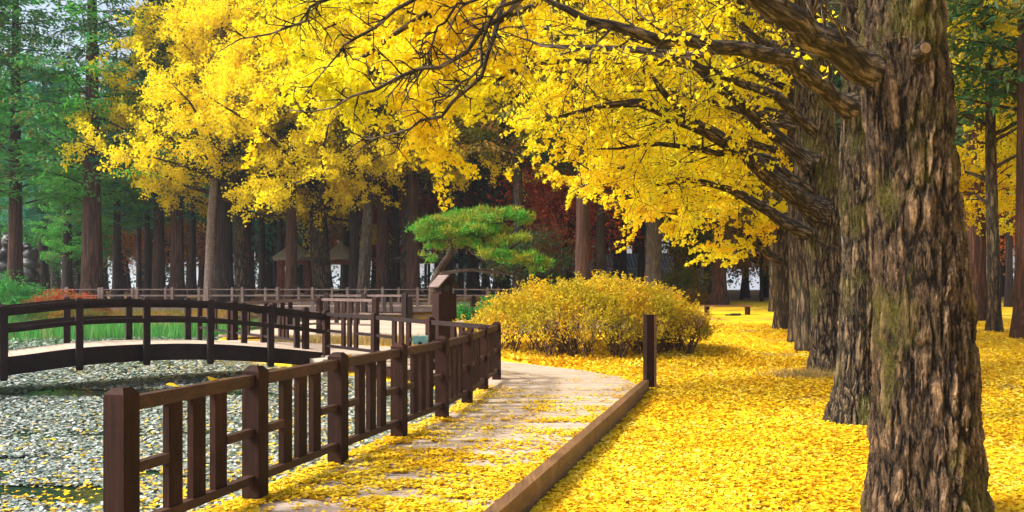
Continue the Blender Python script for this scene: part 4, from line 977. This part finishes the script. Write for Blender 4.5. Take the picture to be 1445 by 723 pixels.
# on the deck
n_ = 60000; ys = 1/(1/4.5+(1/20.-1/4.5)*rg.random(n_)); u = rg.random(n_); xs = XL(ys)+(XR(ys)-XL(ys))*u
den = vnoise(xs*.6, ys*1.5, .42, 31)*.42+vnoise(xs*.7, ys*1.6, .12, 32)*.33+.12
edge = np.exp(-(u/.13)**2)*.32*(ys < 14) + .10*np.exp(-((1-u)/.25)**2) ; lvl = np.interp(ys, [5, 7, 9, 11, 13, 15, 20], [.56, .57, .585, .62, .68, .80, .84])
ok = den+edge > lvl+rg.normal(size=n_)*.11; xs, ys = xs[ok], ys[ok]
c = np.stack([xs, ys, .008+rg.random(len(xs))*.02+np.interp(ys, [15, 20], [0, .05])], 1)
tag(leaves_mb(c, rg.uniform(.7, 1.2, len(c))*.047, rg, flat=.88, aspect=1.1).build('fallen_leaves', M['fallen']), 'drifts of yellow leaves scattered over the pale boardwalk', 'leaves', kind='stuff'); print('deck leaves', len(xs))
# on the pond
n_ = 5200; ys = 1/(1/5.1+(1/26.-1/5.1)*rg.random(n_)); xs = XL(ys)-.35-rg.exponential(np.where(ys < 10, 1.6, 3.5)); ok = pond_mask(xs, ys) > .5
xs, ys = xs[ok], ys[ok]
c = np.stack([xs, ys, np.full(len(xs), WATER+.035)], 1)
tag(leaves_mb(c, rg.uniform(.7, 1.2, len(c))*.055, rg, flat=.9, aspect=1.1).build('fallen_leaves', M['fallen']), 'yellow leaves floating on the pond', 'leaves', kind='stuff')
# on the shrub bed floor
n_ = 16000; xs = rg.uniform(-2, 5.6, n_); ys = rg.uniform(17.2, 23, n_); ok = (xs > XR(ys)+.05); xs, ys = xs[ok], ys[ok]
c = np.stack([xs, ys, ground_z(xs, ys)+rg.random(len(xs))*.06], 1)
tag(leaves_mb(c, rg.uniform(.7, 1.2, len(c))*.085, rg, flat=.45, aspect=1.0).build('fallen_leaves', M['fallen']), 'loose yellow leaves heaped under the round shrubs', 'leaves', kind='stuff')
# single leaves on the near rail
for k, (a, u, sz_, lab) in enumerate([(0, .36, .075, 'single yellow leaf on the near rail, closer to the first post'), (0, .68, .085, 'single yellow leaf with a long stalk on the near rail before the second post'),
                                (2, .15, .07, 'single yellow leaf on the rail just past the third post'), (5, .6, .07, 'single yellow leaf on the rail near its far end')]):
    (x0, y0), (x1, y1) = FRONT[a], FRONT[a+1]; lx, ly = x0+(x1-x0)*u, y0+(y1-y0)*u
    m = MB(); rr = sz_; angs = np.linspace(-.95, .95, 9); top = []
    v = [(0, 0, .004)]+[(rr*math.cos(q)*(1-.12*abs(math.sin(4*q))), rr*math.sin(q), .012+.018*math.cos(q*2)) for q in angs]
    m.add(v, None, [[0, i, i+1] for i in range(1, 9)])
    m.tube([(0, 0, .004), (-rr*.5, .01, .006), (-rr*1.0, .0, .010)], [.0016, .0014, .0014], 4)
    o = m.build('fallen_leaf', M['fallen']); o.location = (lx, ly, .955); o.rotation_euler = (.25, .05, 2.6+k)
    tag(o, lab, 'leaf', 'single leaves on the near rail')

# ------------------------------------------------------------------ huts, shelter, roof, bench, sculpture
def hut(px0, Y, wd, label, hgt=2.35):
    l_ = place(px0, Y); t = thing('thatched_hut', label, 'hut', l_, .15, 'thatched huts on the far bank'); s_ = wd/2*.74
    for a, b_ in ((-1, -1), (1, -1), (1, 1), (-1, 1)):
        m = MB(); m.box((a*s_, b_*s_, hgt/2-.1), (.2, .2, hgt+.2)); m.build('post', M['redwood'], t)
    for a in (-1, 1):
        m = MB(); m.box((0, a*s_, hgt-.22), (2*s_-.21, .12, .22)); m.build('beam', M['redwood'], t)
        m = MB(); m.box((a*s_, 0, hgt-.22), (.12, 2*s_-.21, .22)); m.build('beam', M['redwood'], t)
    m = MB(); m.box((0, 0, .35), (2*s_-.3, 2*s_-.3, .08)); m.build('bench_floor', M['wood'], t)
    m = MB(); R0 = wd*.62; rings = [(R0*1.0, hgt-.10), (R0*1.02, hgt+.06), (R0*.72, hgt+.36), (R0*.38, hgt+.68), (R0*.14, hgt+.88), (R0*.10, hgt+1.02), (.02, hgt+1.06)]; n_ = 28; rq = np.random.default_rng(int(px0))
    v = []
    for r_, z_ in rings:
        for a in range(n_): e = 1+rq.normal()*.018; v.append((r_*math.cos(a*2*PI/n_)*e, r_*math.sin(a*2*PI/n_)*e, z_+rq.normal()*.025))
    q = [[i*n_+a, i*n_+(a+1) % n_, (i+1)*n_+(a+1) % n_, (i+1)*n_+a] for i in range(len(rings)-1) for a in range(n_)]
    v.append((0, 0, hgt-.02)); m.add(v, q, [[len(v)-1, (a+1) % n_, a] for a in range(n_)]); m.build('roof', M['thatch'], t, smooth=False); return t
hut(416, 52, 2.1, 'left thatched hut with red brown posts, partly behind a trunk')
hut(481, 52, 2.0, 'right thatched hut with red brown posts, beside the golden ginkgo trunk')
l_ = place(603, 53); sh = thing('open_shelter', 'low open shelter with pale flat roof behind the reddish trunks', 'shelter', l_)
for a in (-1.5, 0, 1.5):
    for b_ in (-1, 1):
        m = MB(); m.box((a, b_, 1.0), (.16, .16, 2.2)); m.build('post', M['wood'], sh)
m = MB(); m.box((0, 0, 2.22), (3.9, 2.9, .2)); m.build('eave', M['black'], sh)
m = MB(); m.box((0, 0, 2.47), (3.9, 2.9, .3), top=(.6, .4)); m.build('roof', M['thatch'], sh)
m = MB(); m.box((0, -.3, .5), (2.6, .5, .1)); m.box((-1, -.3, .22), (.1, .4, .46)); m.box((1, -.3, .22), (.1, .4, .46)); m.build('bench', M['wood'], sh)
m = MB(); m.ellipsoid((0, 0, 0), (.42, .3, .30), n=10); m.ellipsoid((-.25, -.05, .12), (.25, .2, .2), n=8)
v, q, t_ = m.data(); o = m.build('red_bundle', M['redcloth'], smooth=True); o.location = (l_[0]-1.25, l_[1]-.55, l_[2]+2.86); tag(o, 'round red bundle lying on the pale shelter roof', 'bundle')
# tiled roof building
l_ = place(862, 68); tbd = thing('tiled_roof_house', 'low house with blue grey tiled roof seen above the yellow shrubs', 'house', l_)
m = MB(); m.box((0, 2, 1.0), (14, 5, 2.4)); m.build('wall', M['white'], tbd)
m = MB(); m.add([(-7.6, -1.2, 1.75), (7.6, -1.2, 1.75), (7.2, 2, 3.3), (-7.2, 2, 3.3), (-7.6, 5.2, 1.75), (7.6, 5.2, 1.75), (-7.6, -1.2, 1.6), (7.6, -1.2, 1.6), (-7.6, 5.2, 1.6), (7.6, 5.2, 1.6)],
     [[0, 1, 2, 3], [3, 2, 5, 4], [6, 7, 1, 0], [5, 9, 8, 4], [7, 6, 8, 9]], [[0, 3, 4], [1, 5, 2]]); m.build('roof', M['tiles'], tbd)
m = MB(); m.beam((-7.2, 2, 3.36), (7.2, 2, 3.36), .3, .18); m.build('ridge', M['tiles'], tbd)
for a in (-5.5, -3.3, -1.1, 1.1, 3.3, 5.5):
    m = MB(); m.box((a, -.53, 1.1), (1.2, .06, 1.3)); m.build('window', M['black'], tbd)
# pale bank beyond the lawn (river bank glare)
# bench
l_ = (PX(1030, 35.5), 35.5, GZ(PX(1030, 35.5), 35.5)); bn = thing('bench', 'low backless wooden bench at the far end of the yellow lawn', 'bench', l_, -.05)
m = MB(); m.box((-.1, 0, .36), (2.0, .38, .07)); m.build('seat', M['kerb'], bn)
for a in (-.95, .72):
    m = MB(); m.box((a, 0, .16), (.16, .32, .33)); m.build('leg', M['wood'], bn)
o = MB(); o.ellipsoid((0, 0, .05), (.22, .08, .06), n=8); o.ellipsoid((.2, 0, .06), (.09, .07, .05), n=8); o.ellipsoid((-.28, .02, .03), (.1, .05, .04), n=8)
o = o.build('dark_bundle', M['black'], smooth=True); o.location = (PX(1036, 34.6), 34.6, GZ(PX(1036, 34.6), 34.6)); tag(o, 'small dark bundle lying on the leaves under the bench', 'bundle')
# sculpture
l_ = place(20, 50); sc_ = thing('stone_sculpture', 'dark grey stone sculpture of two rounded figures at the left edge', 'sculpture', l_)
def blob(name, parts, parent):
    m = MB()
    for c, r, rot in parts: m.ellipsoid(c, r, rot, 14)
    me = m.mesh(name); tmp = bpy.data.objects.new('tmp', me); C.objects.link(tmp)
    md = tmp.modifiers.new('r', 'REMESH'); md.mode = 'VOXEL'; md.voxel_size = .045
    sm = tmp.modifiers.new('s', 'SMOOTH'); sm.factor = .5; sm.iterations = 3
    dg = bpy.context.evaluated_depsgraph_get(); me2 = bpy.data.meshes.new_from_object(tmp.evaluated_get(dg)); me2.name = name
    bpy.data.objects.remove(tmp); me2.materials.clear(); me2.materials.append(M['stone']); me2.polygons.foreach_set('use_smooth', np.ones(len(me2.polygons), bool))
    o = bpy.data.objects.new(name, me2); C.objects.link(o); o.parent = parent; return o
blob('left_figure', [((-.75, 0, 1.2), (.65, .6, 1.35), (0, .12, 0)), ((-.35, -.1, 3.35), (.30, .30, .42), (0, .25, 0)), ((-.42, 0, 2.85), (.25, .25, .4), None), ((-.85, -.1, 2.4), (.6, .42, .45), (0, -.4, 0)),
     ((-.45, -.45, 1.9), (.65, .25, .25), (0, .3, 0)), ((-.7, -.5, .9), (.75, .4, .5), (0, -.2, 0)), ((-.16, -.32, 3.42), (.08, .1, .07), None), ((-.22, -.36, 3.22), (.14, .08, .05), None), ((-.55, -.1, 3.75), (.1, .1, .12), None), ((-.2, -.1, 3.74), (.08, .1, .12), None)], sc_).name = 'figure'
blob('right_figure', [((.75, 0, .9), (.75, .65, 1.1), (0, .1, 0)), ((.95, 0, 2.55), (.52, .42, .48), (0, .35, 0)), ((.62, -.05, 2.95), (.42, .38, .35), (0, -.3, 0)), ((1.05, -.15, 2.0), (.58, .45, .30), (0, .25, 0)),
     ((.85, -.35, 1.4), (.72, .35, .42), (0, .2, 0)), ((1.32, -.1, 2.85), (.15, .2, .1), None), ((1.0, -.35, 3.02), (.16, .12, .1), None)], sc_).name = 'figure'
m = MB(); m.box((0, 0, .05), (3.2, 2.0, .5)); m.build('plinth', M['stone'], sc_)

# distant wood closing the view
rg = np.random.default_rng(90); m = MB(); cs = []
for k in range(340):
    a = rg.uniform(-1.0, 1.05); Yd = rg.uniform(98, 116); z = rg.uniform(8.5, 26) if a > -.25 else rg.uniform(7, 14); x_ = a*Yd*.75
    if .25 < x_/Yd < .29: z += 2
    cs.append(np.array([x_, Yd, z])+rg.normal(size=(300, 3))*np.array([2.4, 1.5, 1.6]))
c = np.concatenate(cs); tag(leaves_mb(c, rg.uniform(.6, 1.3, len(c))*.75, rg).build('distant_woods', M['conifer_dark']), 'dense far off wood closing the view', 'woods', kind='stuff')

# ------------------------------------------------------------------ autumn mist
m = MB(); m.box((0, 1300, 21), (5200, 5800, 50)); 
hz = m.build('haze', M['white']); hm = bpy.data.materials.new('haze'); hm.use_nodes = True; nt = hm.node_tree; nt.nodes.clear()
ou = nt.nodes.new('ShaderNodeOutputMaterial'); pv = nt.nodes.new('ShaderNodeVolumePrincipled')
pv.inputs['Color'].default_value = (.86, .92, 1, 1); pv.inputs['Density'].default_value = .0005; pv.inputs['Anisotropy'].default_value = .2
nt.links.new(pv.outputs[0], ou.inputs['Volume']); hz.data.materials[0] = hm; hz['kind'] = 'stuff'; hz['label'] = 'thin autumn mist between the far trees'

rg = np.random.default_rng(95); cs = []
for k in range(150):
    a = rg.uniform(-1.0, 1.0); Yd = rg.uniform(93, 97); x_ = a*Yd*.72
    if .27 < x_/Yd < .30: continue
    cs.append(np.array([x_, Yd, 1.6+rg.uniform(-.5, 1.4)])+rg.normal(size=(110, 3))*np.array([1.0, .6, .75]))
c = np.concatenate(cs); tag(leaves_mb(c, rg.uniform(.6, 1.3, len(c))*.34, rg).build('undergrowth', M['conifer_teal']), 'patchy undergrowth at the back of the wood', 'bushes', kind='stuff')
